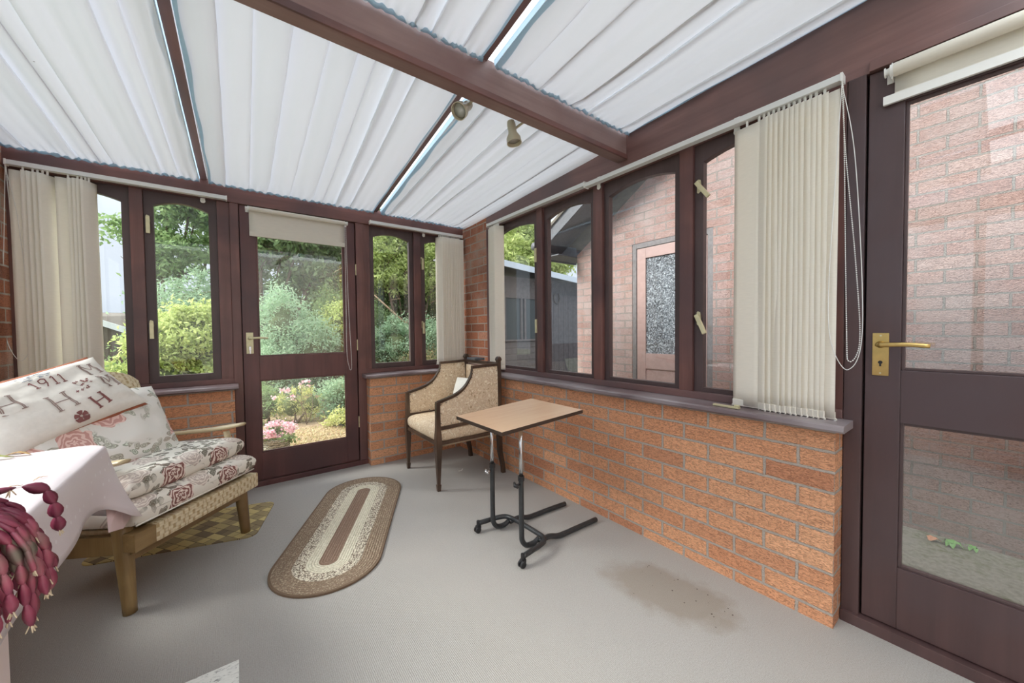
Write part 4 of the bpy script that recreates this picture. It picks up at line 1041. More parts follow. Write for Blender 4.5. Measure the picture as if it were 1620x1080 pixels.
# dead leaves on the cloth
LEAFY = plain('yellow_green_leaf', srgb(168, 172, 104), .6, 0, 30, .25); LEAFB = plain('withered_leaf', srgb(186, 152, 104), .7, 0, 30, .25)
def leaf_strip(bm, p, ang, L, w, curl, seed, nseg=8):
    r = random.Random(seed); rows = []
    for i in range(nseg+1):
        t = i/nseg; ww = w*math.sin(PI*min(1, t*.93+.05))**.7; x = L*t; z = curl*math.sin(t*PI)+.002*r.random(); y = L*.12*math.sin(t*2.5+seed)
        row = []
        for s in (-1, 0, 1):
            X, Y = x, y+s*ww; row.append(bm.verts.new((p[0]+X*math.cos(ang)-Y*math.sin(ang), p[1]+X*math.sin(ang)+Y*math.cos(ang), p[2]+z+(.35*ww if s else 0))))
        rows.append(row)
    for a, b in zip(rows, rows[1:]):
        for k in (0, 1): bm.faces.new((a[k], a[k+1], b[k+1], b[k]))
for nm, p, a, L, w, cu, mt, lb in (('fallen_leaf', (-2.42, -1.20, .707), .1, .12, .012, .012, LEAFY, 'yellow-green fallen leaf at the far edge of the tablecloth'),
        ('fallen_leaf', (-2.335, -1.17, .707), -.25, .07, .008, .008, LEAFB, 'brown curled leaf tip right of the yellow-green leaf on the tablecloth'),
        ('fallen_leaf', (-2.25, -1.52, .707), 2.6, .10, .010, .014, LEAFB, 'withered yellow-brown leaf in the middle of the tablecloth'),
        ('fallen_leaf', (-2.20, -1.60, .707), .9, .035, .002, .004, LEAFB, 'small brown scrap on the tablecloth above the cactus'),
        ('fallen_leaf', (-2.165, -1.545, .707), .9, .03, .0014, .003, LEAFB, 'thin brown stalk on the tablecloth nearest its right edge')):
    bm = bmesh.new(); leaf_strip(bm, p, a, L, w, cu, len(lb)); o = obj(nm, bm, mt, smooth=True); md = o.modifiers.new('thickness', 'SOLIDIFY'); md.thickness = .0008; tag(o, lb, 'leaf', 'dead leaves on the table')

# ------------------------------------------------------------------ hanging cactus on its pink stand
K = thing('hanging_cactus', (-2.185, -2.11, .7065), 'purple-red trailing cactus with flat jointed stems at the left edge', 'houseplant')
bm = bmesh.new(); lathe(bm, [(.050, 0), (.055, .004), (.072, .075), (.080, .075), (.080, .098), (.072, .098), (.068, .08), (.01, .078)], 28); pot = obj('pot', bm, plain('terracotta', srgb(176, 110, 82), .8, 0, 30, .1), K); autosmooth(pot)
CACT = Mat('purple_cactus'); f = CACT.noise(9, None, 3); CACT.color(CACT.ramp(f, [(.3, srgb(104, 40, 62)), (.5, srgb(140, 62, 84)), (.62, srgb(166, 88, 104)), (.75, srgb(120, 112, 100))])); CACT.setp(Roughness=.38); CACT = CACT.m
CACTG = plain('greyish_cactus', srgb(150, 138, 122), .5, 0, 30, .15)
WITH = plain('withered_flower', srgb(214, 196, 168), .8, 0, 50, .12)
def segment(bm, p, d, up_, L, w, th=.004):
    d = d.normalized(); s = d.cross(up_);
    if s.length < .1: s = d.orthogonal()
    s.normalize(); u = s.cross(d).normalized(); rows = []
    for t, ww in ((0, .15), (.15, .5), (.35, .85), (.55, 1), (.75, .85), (.9, .5), (1, .15)):
        c = p+d*L*t; row = [c+s*w*ww, c+u*th*(1.0 if .1 < t < .95 else .5), c-s*w*ww, c-u*th*(1.0 if .1 < t < .95 else .5)]
        rows.append([bm.verts.new(x) for x in row])
    for a, b in zip(rows, rows[1:]):
        for k in range(4): bm.faces.new((a[k], a[(k+1) % 4], b[(k+1) % 4], b[k]))
    bm.faces.new(rows[0][::-1]); bm.faces.new(rows[-1]); return p+d*L
rk = random.Random(21)
def stem(start, d0, n, w, seed, mat=CACT, drop=1.0, droop=.55):
    r = random.Random(seed); bm = bmesh.new(); p = Vector(start); d = Vector(d0)
    up_ = Vector((r.uniform(-1.2, 1.2), -1, r.uniform(-.2, .4)))
    for i in range(n):
        L = r.uniform(.034, .048); p = segment(bm, p, d, up_, L, w*r.uniform(.8, 1.15))
        p = p - d.normalized()*.007
        d = d.normalized()*(1-droop*.6)+Vector((r.uniform(-.3, .3)*.5, r.uniform(-.2, .2)*.5, -droop*drop)); up_ += Vector((r.uniform(-.5, .5), 0, r.uniform(-.4, .4)))
    o = obj('stem', bm, mat, K, smooth=True)
    if r.random() < .7:
        bm = bmesh.new()
        for q in range(4): segment(bm, p, Vector((r.uniform(-.5, .5), r.uniform(-.5, .5), -1)), Vector((1, 0, 0)), .016, .0024, .001)
        obj('withered_flower', bm, WITH, o, smooth=True)
    return o
for i in range(80):
    a = rk.uniform(-.6, 1.35); r0 = .075
    st = (r0*math.cos(a)*.9, r0*math.sin(a)*.9, .095+rk.uniform(-.01, .01)); dd = (math.cos(a)*.9, math.sin(a)*.7, rk.uniform(-.2, .35))
    stem(st, dd, rk.randint(4, 7), .0088, 100+i, CACT if rk.random() < .92 else CACTG, 1, rk.uniform(.45, .7))
stem((.06, .04, .11), (.9, .5, .1), 2, .006, 5, CACT, .35, .25)
o = stem((.140, .085, .113), (.5, .2, -.3), 4, .010, 77, CACT, 1, .8)

# ------------------------------------------------------------------ rugs
bm = bmesh.new(); pl = []
for k in range(33): a = -PI/2+PI*k/32; pl.append((.395+.245*math.cos(a), .245*math.sin(a)))
for k in range(33): a = PI/2+PI*k/32; pl.append((-.395+.245*math.cos(a), .245*math.sin(a)))
prism(bm, pl, .009); o = obj('oval_rug', bm, stained_rug()); o.matrix_world = Matrix.Translation((-1.205, -.838, .0005)) @ Matrix.Rotation(R_(63.2), 4, 'Z')
tag(o, 'oval braided rug in brown and cream rings on the carpet', 'rug')
def weave_mat():
    m = Mat('basket_weave_mat'); v = m.coords((1, 1, 1), (0, 0, R_(38)))
    ch = m.n('ShaderNodeTexBrick'); ch.offset = .5; ch.inputs['Scale'].default_value = 1; ch.inputs['Brick Width'].default_value = .09; ch.inputs['Row Height'].default_value = .045; ch.inputs['Mortar Size'].default_value = .0014
    ch.inputs['Color1'].default_value = (0, 0, 0, 1); ch.inputs['Color2'].default_value = (1, 1, 1, 1); ch.inputs['Mortar'].default_value = (.2, .2, .2, 1); m.l(v, ch.inputs['Vector'])
    ck = m.n('ShaderNodeTexChecker'); ck.inputs['Scale'].default_value = 1/.09*1.0; ck.inputs['Color1'].default_value = srgb(196, 178, 122); ck.inputs['Color2'].default_value = srgb(120, 104, 82); m.l(v, ck.inputs['Vector'])
    c = m.mix(.35, ck.outputs[0], m.ramp(ch.outputs['Color'], [(.1, srgb(110, 94, 70)), (.5, srgb(204, 188, 132))])); c = m.mix(ch.outputs['Fac'], c, srgb(84, 70, 50)); m.color(c); m.setp(Roughness=.8); m.bump(ch.outputs['Fac'], -.5, .002); return m.m
bm = bmesh.new(); pl = []
for (qx, qy, a0) in ((1, 1, 0), (-1, 1, PI/2), (-1, -1, PI), (1, -1, 3*PI/2)):
    for k in range(7): a = a0+k*PI/12; pl.append((qx*(.36-.05)+.05*math.cos(a), qy*(.225-.05)+.05*math.sin(a)))
prism(bm, pl, .005); o = obj('door_mat', bm, weave_mat()); o.matrix_world = Matrix.Translation((-1.935, -.385, .0005)) @ Matrix.Rotation(R_(-16.5), 4, 'Z')
tag(o, 'yellow and brown basket-weave mat under the easy chair', 'mat')
MARB = Mat('marbled_white'); f = MARB.noise(30, MARB.coords((1, 3, 1), (0, 0, .6)), 5, .7, 1.5); MARB.color(MARB.ramp(f, [(.36, srgb(120, 120, 116)), (.44, srgb(226, 226, 220)), (.7, srgb(238, 238, 232))])); MARB.setp(Roughness=.5); MARB = MARB.m
bm = bmesh.new(); box(bm, -.20, 0, -.28, 0, 0, .004, .001); o = obj('marbled_board', bm, MARB); o.matrix_world = Matrix.Translation((-1.734, -1.592, .0003))@ Matrix.Rotation(R_(-.5), 4, 'Z'); tag(o, 'white marbled board on the carpet at the bottom edge', 'board')
# dried scraps on the carpet
for (x, y, lb) in ((-.33, -.56, 'white scrap of cobweb lint on the carpet under the upholstered armchair'),):
    bm = bmesh.new(); tube(bm, smooth_path([(x, y, .003), (x+.012, y-.01, .005), (x+.018, y-.02, .012), (x+.03, y-.018, .022)], 4), .0012, 5); o = obj('lint', bm, WCOT); tag(o, lb, 'lint')

# ------------------------------------------------------------------ upholstered tub armchair (right)
UC = thing('upholstered_armchair', (-.36, -.52, 0), 'dark wood armchair with beige swirl upholstery in the corner', 'armchair')
# local coordinates: subtract the base
ox, oy = .36, .52
Q = lambda x, y, z: Vector((x+ox, y+oy, z))
def tbox(bm, pts, w, d):       # tapered square post through points (x,y,z) with half sizes
    rings = []
    for (p, hw) in zip(pts, w):
        p = Q(*p); rings.append([bm.verts.new(p+Vector((sx*hw, sy*hw, 0))) for sx, sy in ((-1, -1), (1, -1), (1, 1), (-1, 1))])
    for a, b in zip(rings, rings[1:]):
        for k in range(4): bm.faces.new((a[k], a[(k+1) % 4], b[(k+1) % 4], b[k]))
    bm.faces.new(rings[0][::-1]); bm.faces.new(rings[-1])
XF, XB = -.612, -.098; YN, YFr = -.795, -.262; YFf, YNf = -.245, -.795
for (x, y) in ((XF, YN), (XF, YFf)):
    bm = bmesh.new(); tbox(bm, [(x, y, 0), (x, y, .045), (x, y, .046), (x, y, .30), (x, y, .301), (x, y, .335)], [.011, .014, .010, .020, .022, .022], 0); obj('leg', bm, CHAIRW, UC)
    bm = bmesh.new(); tbox(bm, [(x, y, .335), (x, y, .44), (x, y, .62)], [.022, .015, .013], 0); obj('arm_post', bm, CHAIRW, UC)
for (x, y) in ((XB, YN), (XB, -.30)):
    bm = bmesh.new(); tbox(bm, [(x+.035, y, 0), (x+.03, y, .06), (x+.005, y, .17), (x, y, .30), (x, y, .88)], [.014, .014, .016, .017, .014], 0); obj('leg', bm, CHAIRW, UC)
    bm = bmesh.new(); tbox(bm, [(x, y, .875), (x, y, .885), (x, y, .90), (x, y, .908)], [.017, .019, .015, .008], 0); obj('finial', bm, CHAIRW, UC)
prof = [(-.612, .622), (-.57, .632), (-.466, .664), (-.394, .713), (-.349, .779), (-.338, .815), (-.335, .848)]
sm = [tuple(v) for v in smooth_path([Vector((a, b, 0)) for a, b in prof], 5)]
topl = [(v[0], v[1]) for v in sm] + [(-.105, .856)]
STUD = None
for (y0f, yb, nm) in ((YN, YN, 'near'), (YFf, -.30, 'far')):
    fy = lambda x: y0f+(yb-y0f)*(x-XF)/(XB-XF)
    # top rail following the swoop
    bm = bmesh.new(); rings = []
    for i, (x, z) in enumerate(topl):
        y = fy(x); rings.append([bm.verts.new(Q(x, y+dy, z+dz)) for dy, dz in ((-.013, -.017), (.013, -.017), (.013, .003), (-.013, .003))])
    for a, b in zip(rings, rings[1:]):
        for k in range(4): bm.faces.new((a[k], a[(k+1) % 4], b[(k+1) % 4], b[k]))
    bm.faces.new(rings[0][::-1]); bm.faces.new(rings[-1]); obj('arm_rail', bm, CHAIRW, UC)
    bm = bmesh.new(); a, b = Q(XF, fy(XF), .433), Q(XB, fy(XB), .45); r_ = []
    for p in (a, b): r_.append([bm.verts.new(p+Vector((0, dy, dz))) for dy, dz in ((-.012, -.012), (.012, -.012), (.012, .012), (-.012, .012))])
    for k in range(4): bm.faces.new((r_[0][k], r_[0][(k+1) % 4], r_[1][(k+1) % 4], r_[1][k]))
    bm.faces.new(r_[0][::-1]); bm.faces.new(r_[1]); obj('lower_arm_rail', bm, CHAIRW, UC)
    # padded side panel
    V = []; Fc = []; cols = [(-.597, .626)] + [p for p in topl if -.595 < p[0] < -.115] + [(-.114, .852)]
    rows = 8
    for s in (-1, 1):
        for (x, z1) in cols:
            for j in range(rows+1):
                t = j/rows; z = .447+(z1-.016-.447)*t; puff = .009*(max(0, math.sin(PI*t))**.4)
                V.append(Q(x, fy(x)+s*(.004+puff), z))
    nc = len(cols); o_ = nc*(rows+1)
    for i in range(nc-1):
        for j in range(rows):
            a = i*(rows+1)+j; Fc.append((a, a+1, a+rows+2, a+rows+1)); Fc.append((o_+a, o_+a+rows+1, o_+a+rows+2, o_+a+1))
    obj('side_panel', (V, Fc), SWIRL, UC, smooth=True)
    studs = [(x, z-.028) for x, z in topl[2::4]] + [(-.592, .47), (-.592, .54), (-.592, .60), (-.125, .80), (-.125, .70), (-.125, .55)] + [(-.592+i*.078, .460) for i in range(1, 6)]
    for (x, z) in studs:
        if STUD is None:
            bm = bmesh.new(); bmesh.ops.create_icosphere(bm, subdivisions=1, radius=.0035); so_ = obj('stud', bm, BLACKP, UC); STUD = so_.data
        else:
            so_ = bpy.data.objects.new('stud', STUD); C.objects.link(so_); so_.parent = UC
        so_.location = Q(x, fy(x)-.012, z)
# back
bm = bmesh.new(); box(bm, XB-.012+ox, XB+.012+ox, YN+oy, -.30+oy, .836, .862, .003); obj('back_rail', bm, CHAIRW, UC)
V, Fc, top, rim = pillow(.36, .47, .055, seed=2, wr=.002, lump=.004)
o = obj('back_panel', (V, Fc), SWIRL, UC, smooth=True, mw=Matrix.Translation((XB-.008+ox, (YN-.30)/2+oy, .64)) @ Matrix.Rotation(PI/2, 4, 'Y'))
# seat
for (p, q, nm) in (((XF, YN), (XF, YFf), 'front'), ((XF, YN), (XB, YN), 'side'), ((XF, YFf), (XB, -.30), 'side'), ((XB, YN), (XB, -.30), 'back')):
    bm = bmesh.new(); d = Vector((q[0]-p[0], q[1]-p[1], 0)); n_ = Vector((-d.y, d.x, 0)).normalized()*.011; r_ = []
    for e_ in (p, q): c = Q(e_[0], e_[1], 0); r_.append([bm.verts.new(c+n_*s+Vector((0, 0, z))) for s, z in ((-1, .318), (1, .318), (1, .340), (-1, .340))])
    for k in range(4): bm.faces.new((r_[0][k], r_[0][(k+1) % 4], r_[1][(k+1) % 4], r_[1][k]))
    bm.faces.new(r_[0][::-1]); bm.faces.new(r_[1]); obj('seat_rail', bm, CHAIRW, UC)
st = block_cushion('seat', .50, .555, .115, SWIRL, UC, Matrix.Translation(Q(-.372, -.527, .385)), 4, .012)
bm = bmesh.new(); box(bm, XF+ox+.01, XB+ox-.01, YN+oy+.01, -.28+oy, .300, .320, .002); obj('seat_webbing', bm, plain('canvas', srgb(176, 160, 136), .9), UC)
wc, _ = pillow_obj('small_cushion', .27, .27, .10, WCOT, None, Matrix.Translation((-.215, -.50, .585)) @ Matrix.Rotation(R_(18), 4, 'Z') @ Matrix.Rotation(R_(-72), 4, 'Y'), WCOT, seed=14)
tag(wc, 'small white cushion propped inside the upholstered armchair', 'cushion')
bm = bmesh.new()
for a in range(5): tube(bm, smooth_path([(-.05+.02*a, -.06, -.052), (-.04+.015*a, 0, -.056), (-.06+.025*a, .06, -.052)], 4), .0012, 4)
obj('stitched_pattern', bm, plain('fawn_thread', srgb(200, 182, 140), .9), wc)
bm = bmesh.new(); box(bm, -.09, .09, -.045, .045, 0, .018, .003); o = obj('folded_cloth', bm, plain('dark_grey_cloth', srgb(92, 94, 98), .9, 0, 60, .2)); o.matrix_world = Matrix.Translation((-.085, -.44, .8635)) @ Matrix.Rotation(R_(80), 4, 'Z'); tag(o, 'dark grey folded cloth on the back rail of the upholstered armchair', 'cloth')

# ------------------------------------------------------------------ overbed table
OT = thing('overbed_table', (-.50, -1.58, 0), 'wheeled adjustable table with oak-look top and black steel legs', 'table', 0)
tx, ty = .50, 1.58
W = lambda x, y, z: Vector((x+tx, y+ty, z))
bm = bmesh.new(); cor = [(-.778, -1.790, .650), (-.217, -1.761, .670), (-.212, -1.320, .670), (-.780, -1.375, .650)]
lo = [bm.verts.new(W(x, y, z-.018)) for x, y, z in cor]; hi = [bm.verts.new(W(x, y, z)) for x, y, z in cor]
bm.faces.new(lo[::-1]); bm.faces.new(hi)
for k in range(4): bm.faces.new((lo[k], lo[(k+1) % 4], hi[(k+1) % 4], hi[k]))
tt = obj('tabletop', bm, [OAKLAM, DARKEDGE], OT)
for p in tt.data.polygons: p.material_index = 0 if abs(p.normal.z) > .7 else 1
def sqtube(name, pts, r, mat, n=5):
    bm = bmesh.new(); tube(bm, [W(*p) for p in (smooth_path(pts, n) if n else pts)], r, 8, True); return obj(name, bm, mat, OT, smooth=True)
for (yp, xp, s) in ((-1.70, -.600, -1), (-1.462, -.612, 1)):
    # inner chrome tube and outer black tube, curving forward at the foot
    bm = bmesh.new(); tube(bm, [W(xp, yp, .34), W(xp, yp, .637)], .0105, 12); obj('chrome_post', bm, CHROME, OT, smooth=True, label='chrome inner post')
    sqtube('post', [(xp, yp, .375), (xp, yp, .25), (xp, yp, .10), (xp+.004, yp, .055), (xp+.03, yp, .024), (xp+.075, yp, .018), (xp+.11, yp, .030)], .0135, BLACKM)
    bm = bmesh.new(); tube(bm, [W(xp, yp, .360), W(xp, yp, .382)], .0165, 10); obj('collar', bm, BLACKP, OT)
    bm = bmesh.new(); tube(bm, [W(xp-.012, yp-.002, .345), W(xp-.035, yp-.006, .345)], .006, 8)
    tube(bm, [W(xp-.034, yp-.02, .338), W(xp-.042, yp-.006, .346), W(xp-.034, yp+.012, .355)], [.005, .010, .005], 8)
    obj('clamp_knob', bm, BLACKP if s < 0 else CHROME, OT, smooth=True)
# base: U shaped tube from one castor to the other, around behind the posts
sqtube('base_bar', [(-.668, -1.795, .050), (-.60, -1.785, .050), (-.53, -1.772, .050), (-.492, -1.745, .050), (-.485, -1.70, .050), (-.49, -1.60, .052), (-.495, -1.50, .050), (-.512, -1.445, .050), (-.56, -1.425, .050), (-.62, -1.418, .050), (-.672, -1.412, .050)], .0130, BLACKM)
for (y0, y1) in ((-1.725, -1.738), (-1.475, -1.490)):
    sqtube('foot', [(-.505, y0, .030), (-.44, y0, .034), (-.38, y0-.004, .018), (-.32, y0-.006, .016), (-.22, y0-.009, .016), (-.085, y1, .016)], .0135, BLACKM)
for (x, y) in ((-.672, -1.797), (-.676, -1.412)):
    bm = bmesh.new(); tube(bm, [W(x, y, .065), W(x, y, .036)], .009, 8); box(bm, x+tx-.012, x+tx+.014, y+ty-.011, y+ty+.011, .022, .040, .004); c_ = obj('castor', bm, BLACKP, OT)
    bm = bmesh.new()
    for s in (-1, 1): lathe(bm, [(.003, -.005), (.015, -.005), (.018, 0), (.015, .005), (.003, .005)], 18, Matrix.Translation((x+tx-.004, y+ty+s*.009, .018)) @ Matrix.Rotation(PI/2, 4, 'X'))
    obj('wheel', bm, BLACKP, c_, smooth=False)

# ------------------------------------------------------------------ outside: ground
def ground_mat():
    m = Mat('mossy_concrete'); v = m.tc.outputs['Object']; n1 = m.noise(2.2, v, 6, .7); n2 = m.noise(45, v, 3)
    c = m.ramp(n1, [(.35, srgb(104, 102, 88)), (.5, srgb(122, 118, 106)), (.65, srgb(92, 96, 64))])
    c = m.mix(m.ramp(n2, [(.35, (0, 0, 0, 1)), (.6, (.6, .6, .6, 1))]), c, srgb(146, 142, 132)); m.color(c); m.setp(Roughness=.95); m.bump(n2, .7, .01); return m.m
GM = ground_mat()
bm = bmesh.new(); box(bm, .16, 1.5, -6, 9, -.35, -.105); obj('ground_side_path', bm, GM, kind='structure')
SOIL = plain('leafy_soil', srgb(150, 128, 100), .95, 0, 14, .4, .6)
GRASS = plain('rough_lawn', srgb(112, 120, 88), .95, 0, 9, .3, .6)
bm = bmesh.new(); box(bm, -2.83, .16, .19, 5.5, -.35, -.14); obj('ground_garden', bm, SOIL, kind='structure')
bm = bmesh.new(); box(bm, -14, -2.83, .19, 30, -.35, -.14); obj('ground_lawn', bm, GRASS, kind='structure')
bm = bmesh.new(); box(bm, -2.83, .16, 5.5, 30, -.35, -.14); obj('ground_lawn.001', bm, GRASS, kind='structure')
bm = bmesh.new(); box(bm, .16, 14, 9, 30, -.35, -.14); obj('ground_far', bm, GRASS, kind='structure')
bm = bmesh.new(); box(bm, -14, -2.83, -6, .19, -.35, -.14); obj('ground_left', bm, GRASS, kind='structure')
bm = bmesh.new(); box(bm, 1.5, 14, .0, 9, -.35, -.14);  obj('ground_yard', bm, GM, kind='structure')
# ------------------------------------------------------------------ outer brick house
bm = bmesh.new(); prism(bm, [(-6.0, -.30), (-1.66, -.30), (-1.66, 1.955), (-.875, 1.955), (-.875, -.30), (-.13, -.30), (-.13, 1.97), (-1.4, 2.78), (-6.0, 5.7)], .28, Matrix.Translation((1.5, 0, 0)), 'x')
obj('wall_outer', bm, BRICKO, kind='structure')
EAVEM = plain('grey_soffit_board', srgb(92, 94, 98), .6, 0, 30, .15)
TILE = plain('concrete_tile', srgb(98, 92, 82), .9, 0, 12, .2, .4)
EV = thing('house_eaves', (1.3, -.1, 2.0), 'dark grey soffit and pale barge board of the brick house beyond the windows', 'eaves')
def slab(name, pts, th, mat, parent, off):
    bm = bmesh.new(); a = [bm.verts.new(Vector(p)-Vector(off)) for p in pts]; n_ = (Vector(pts[1])-Vector(pts[0])).cross(Vector(pts[2])-Vector(pts[0])).normalized()*th
    b = [bm.verts.new(Vector(p)-Vector(off)+n_) for p in pts]; bm.faces.new(a); bm.faces.new(b[::-1]); k = len(pts)
    for i in range(k): bm.faces.new((a[i], a[(i+1) % k], b[(i+1) % k], b[i]))
    return obj(name, bm, mat, parent)
eo = (1.3, -.1, 2.0); sl_ = .56
zf = lambda y: 2.14-sl_*(y-.12)
slab('barge_board', [(1.18, .14, zf(.14)-.10), (1.18, .14, zf(.14)+.06), (1.18, -3.2, zf(-3.2)+.06), (1.18, -3.2, zf(-3.2)-.10)], .022, EAVEM, EV, eo)
slab('verge_trim', [(1.165, .16, zf(.16)+.05), (1.165, .16, zf(.16)+.085), (1.165, -3.2, zf(-3.2)+.085), (1.165, -3.2, zf(-3.2)+.05)], .03, plain('pale_verge', srgb(196, 194, 190), .6), EV, eo)
slab('soffit', [(1.19, .14, zf(.14)-.09), (1.50, .14, zf(.14)-.09), (1.50, -3.2, zf(-3.2)-.09), (1.19, -3.2, zf(-3.2)-.09)], .012, EAVEM, EV, eo)
slab('eaves_box', [(1.19, .14, 1.93), (1.19, .14, 2.14), (1.78, .14, 2.14), (1.78, .14, 1.93)], .02, EAVEM, EV, eo)
slab('eaves_soffit', [(1.20, .14, 1.96), (1.78, .14, 1.96), (1.78, -.13, 1.96), (1.20, -.13, 1.96)], .012, EAVEM, EV, eo)
slab('roof_slope', [(1.16, .22, zf(.22)+.075), (3.5, .22, zf(.22)+.075), (3.5, -3.2, zf(-3.2)+.075), (1.16, -3.2, zf(-3.2)+.075)], .03, TILE, EV, eo)
bm = bmesh.new(); tube(bm, [(-.16, .33, .10), (1.8, .33, .10)], .045, 12); obj('gutter', bm, EAVEM, EV, smooth=True)
# outer door with obscured glass
D3 = sgroup('door_3')
PD = plain('faded_pink_door', srgb(164, 138, 132), .55, 0, 20, .08); GF = plain('weathered_grey_frame', srgb(112, 108, 108), .7, 0, 40, .2)
DX = 1.515; y0, y1, zt = -1.66, -.875, 1.955
for (a, b, c, d) in ((y0-.0, y0+.045, -.12, zt), (y1-.045, y1, -.12, zt), (y0+.045, y1-.045, zt-.05, zt)):
    bxo('door_frame', (DX-.012, DX+.02, a, b, c, d), GF, D3, .003)
for (a, b, c, d, nm) in ((y0+.05, y0+.145, -.06, zt-.055, 'stile'), (y1-.145, y1-.05, -.06, zt-.055, 'stile'), (y0+.145, y1-.145, zt-.155, zt-.055, 'rail'), (y0+.145, y1-.145, .72, .87, 'rail'), (y0+.145, y1-.145, -.06, .18, 'rail')):
    bxo(nm, (DX-.006, DX+.03, a, b, c, d), PD, D3, .004)
bxo('lower_panel', (DX+.004, DX+.02, y0+.14, y1-.14, .17, .73), PD, D3, .002)
OG = Mat('obscured_glass'); vo = OG.n('ShaderNodeTexVoronoi'); vo.inputs['Scale'].default_value = 42; nz_ = OG.n('ShaderNodeTexNoise'); nz_.inputs['Scale'].default_value = 26; nz_.inputs['Detail'].default_value = 5; nz_.inputs['Distortion'].default_value = 3
OG.l(OG.tc.outputs['Object'], nz_.inputs['Vector']); OG.l(OG.tc.outputs['Object'], vo.inputs['Vector'])
OG.color(OG.ramp(nz_.outputs['Fac'], [(.36, srgb(58, 64, 68)), (.5, srgb(108, 114, 120)), (.64, srgb(176, 184, 190))])); OG.setp(Roughness=.12); OG.bump(nz_.outputs['Fac'], 1.0, .02)
bxo('pane', (DX+.006, DX+.014, y0+.14, y1-.14, .86, zt-.15), OG.m, D3, 0)
bm = bmesh.new(); box(bm, DX-.012, DX-.006, y0+.075, y0+.11, .86, 1.02, .002); tube(bm, [(DX-.01, y0+.092, .965), (DX-.04, y0+.092, .965), (DX-.045, y0+.15, .962)], .007, 8); obj('door_handle', bm, CHROME, D3)

# small weeds and a dry leaf at the foot of the outer wall
WEED = plain('bright_weed', srgb(118, 170, 92), .6, 0, 30, .2)
def sprig(loc, n, r, mat, seed, label, cat='weed', name='weed'):
    bm = bmesh.new(); rr = random.Random(seed)
    for i in range(n):
        a = rr.uniform(0, 2*PI); leaf_strip(bm, (0, 0, .002), a, r*rr.uniform(.7, 1.2), r*.28, r*.35, seed+i, 5)
    o = obj(name, bm, mat, smooth=True); o.location = loc; tag(o, label, cat); return o
sprig((1.40, -2.98, -.104), 7, .05, WEED, 4, 'small green weed at the foot of the brick wall, seen through the right-hand door')
sprig((1.43, -3.05, -.104), 5, .035, WEED, 9, 'tiny green seedling right of the other weed beyond the right-hand door')
sprig((1.38, -2.90, -.104), 3, .045, plain('orange_dead_leaf', srgb(206, 150, 118), .8), 2, 'curled orange dead leaf on the path beyond the right-hand door', 'leaf', 'dead_leaf')

# ------------------------------------------------------------------ timber shed
SH = thing('garden_shed', (2.6, 1.8, -.14), 'weathered grey timber shed with plank door beyond the right-hand windows', 'shed')
so = (2.6, 1.8, -.14)
SHW = plain('weathered_timber', srgb(96, 90, 88), .85, 0, 20, .2, .3); SHD = plain('weathered_door_timber', srgb(76, 72, 74), .85, 0, 20, .2, .3)
def rb(name, x0, x1, y0, y1, z0, z1, mat, parent, bev=.003):
    return bxo(name, (x0-so[0], x1-so[0], y0-so[1], y1-so[1], z0-so[2], z1-so[2]), mat, parent, bev)
bm = bmesh.new()
for k in range(11): box(bm, 1.55-so[0], 2.50-so[0], 1.5-so[1]-.006*(k % 1), 1.52-so[1], k*.098+.0, k*.098+.095, .004, Matrix.Rotation(R_(.0), 4, 'X'))
obj('cladding', bm, SHW, SH)
bm = bmesh.new(); box(bm, 1.55-so[0], 3.5-so[0], 1.53-so[1], 3.2-so[1], .0, 2.1, 0); obj('shed_body', bm, SHD, SH)
rb('window_sill', 1.60, 2.48, 1.48, 1.53, .94, .97, SHW, SH); 
for x in (1.62, 1.95, 2.02, 2.46): rb('window_bar', x, x+.035, 1.49, 1.53, .97, 1.62, SHW, SH)
rb('window_head', 1.60, 2.50, 1.49, 1.53, 1.62, 1.95, SHW, SH)
rb('window_pane', 1.62, 2.49, 1.515, 1.525, .97, 1.62, plain('dark_shed_glass', srgb(60, 66, 66), .05), SH, 0)
bm = bmesh.new()
for k in range(8): box(bm, 2.54+k*.118-so[0], 2.54+k*.118+.114-so[0], 1.49-so[1], 1.525-so[1], .0, 1.86, .004)
dr = obj('plank_door', bm, SHD, SH)
bm = bmesh.new(); pp = [Vector((2.72-so[0]+.065*math.sin(a), 1.475-so[1], 1.66-so[2]+.095*math.cos(a))) for a in (R_(x) for x in range(30, 331, 20))]
tube(bm, [Vector((p.x, p.y, p.z)) for p in pp], .011, 8); obj('horseshoe', bm, plain('rusted_iron', srgb(60, 52, 50), .7), dr, smooth=True)
slab('shed_roof', [(1.35, 1.32, 2.13), (3.65, 1.32, 1.93), (3.65, 3.4, 2.25), (1.35, 3.4, 2.45)], .03, plain('felt_roof', srgb(120, 120, 122), .9), SH, so)
slab('fascia_board', [(1.35, 1.30, 2.07), (3.65, 1.30, 1.86), (3.65, 1.30, 1.95), (1.35, 1.30, 2.16)], .02, plain('pale_fascia', srgb(196, 206, 216), .6), SH, so)

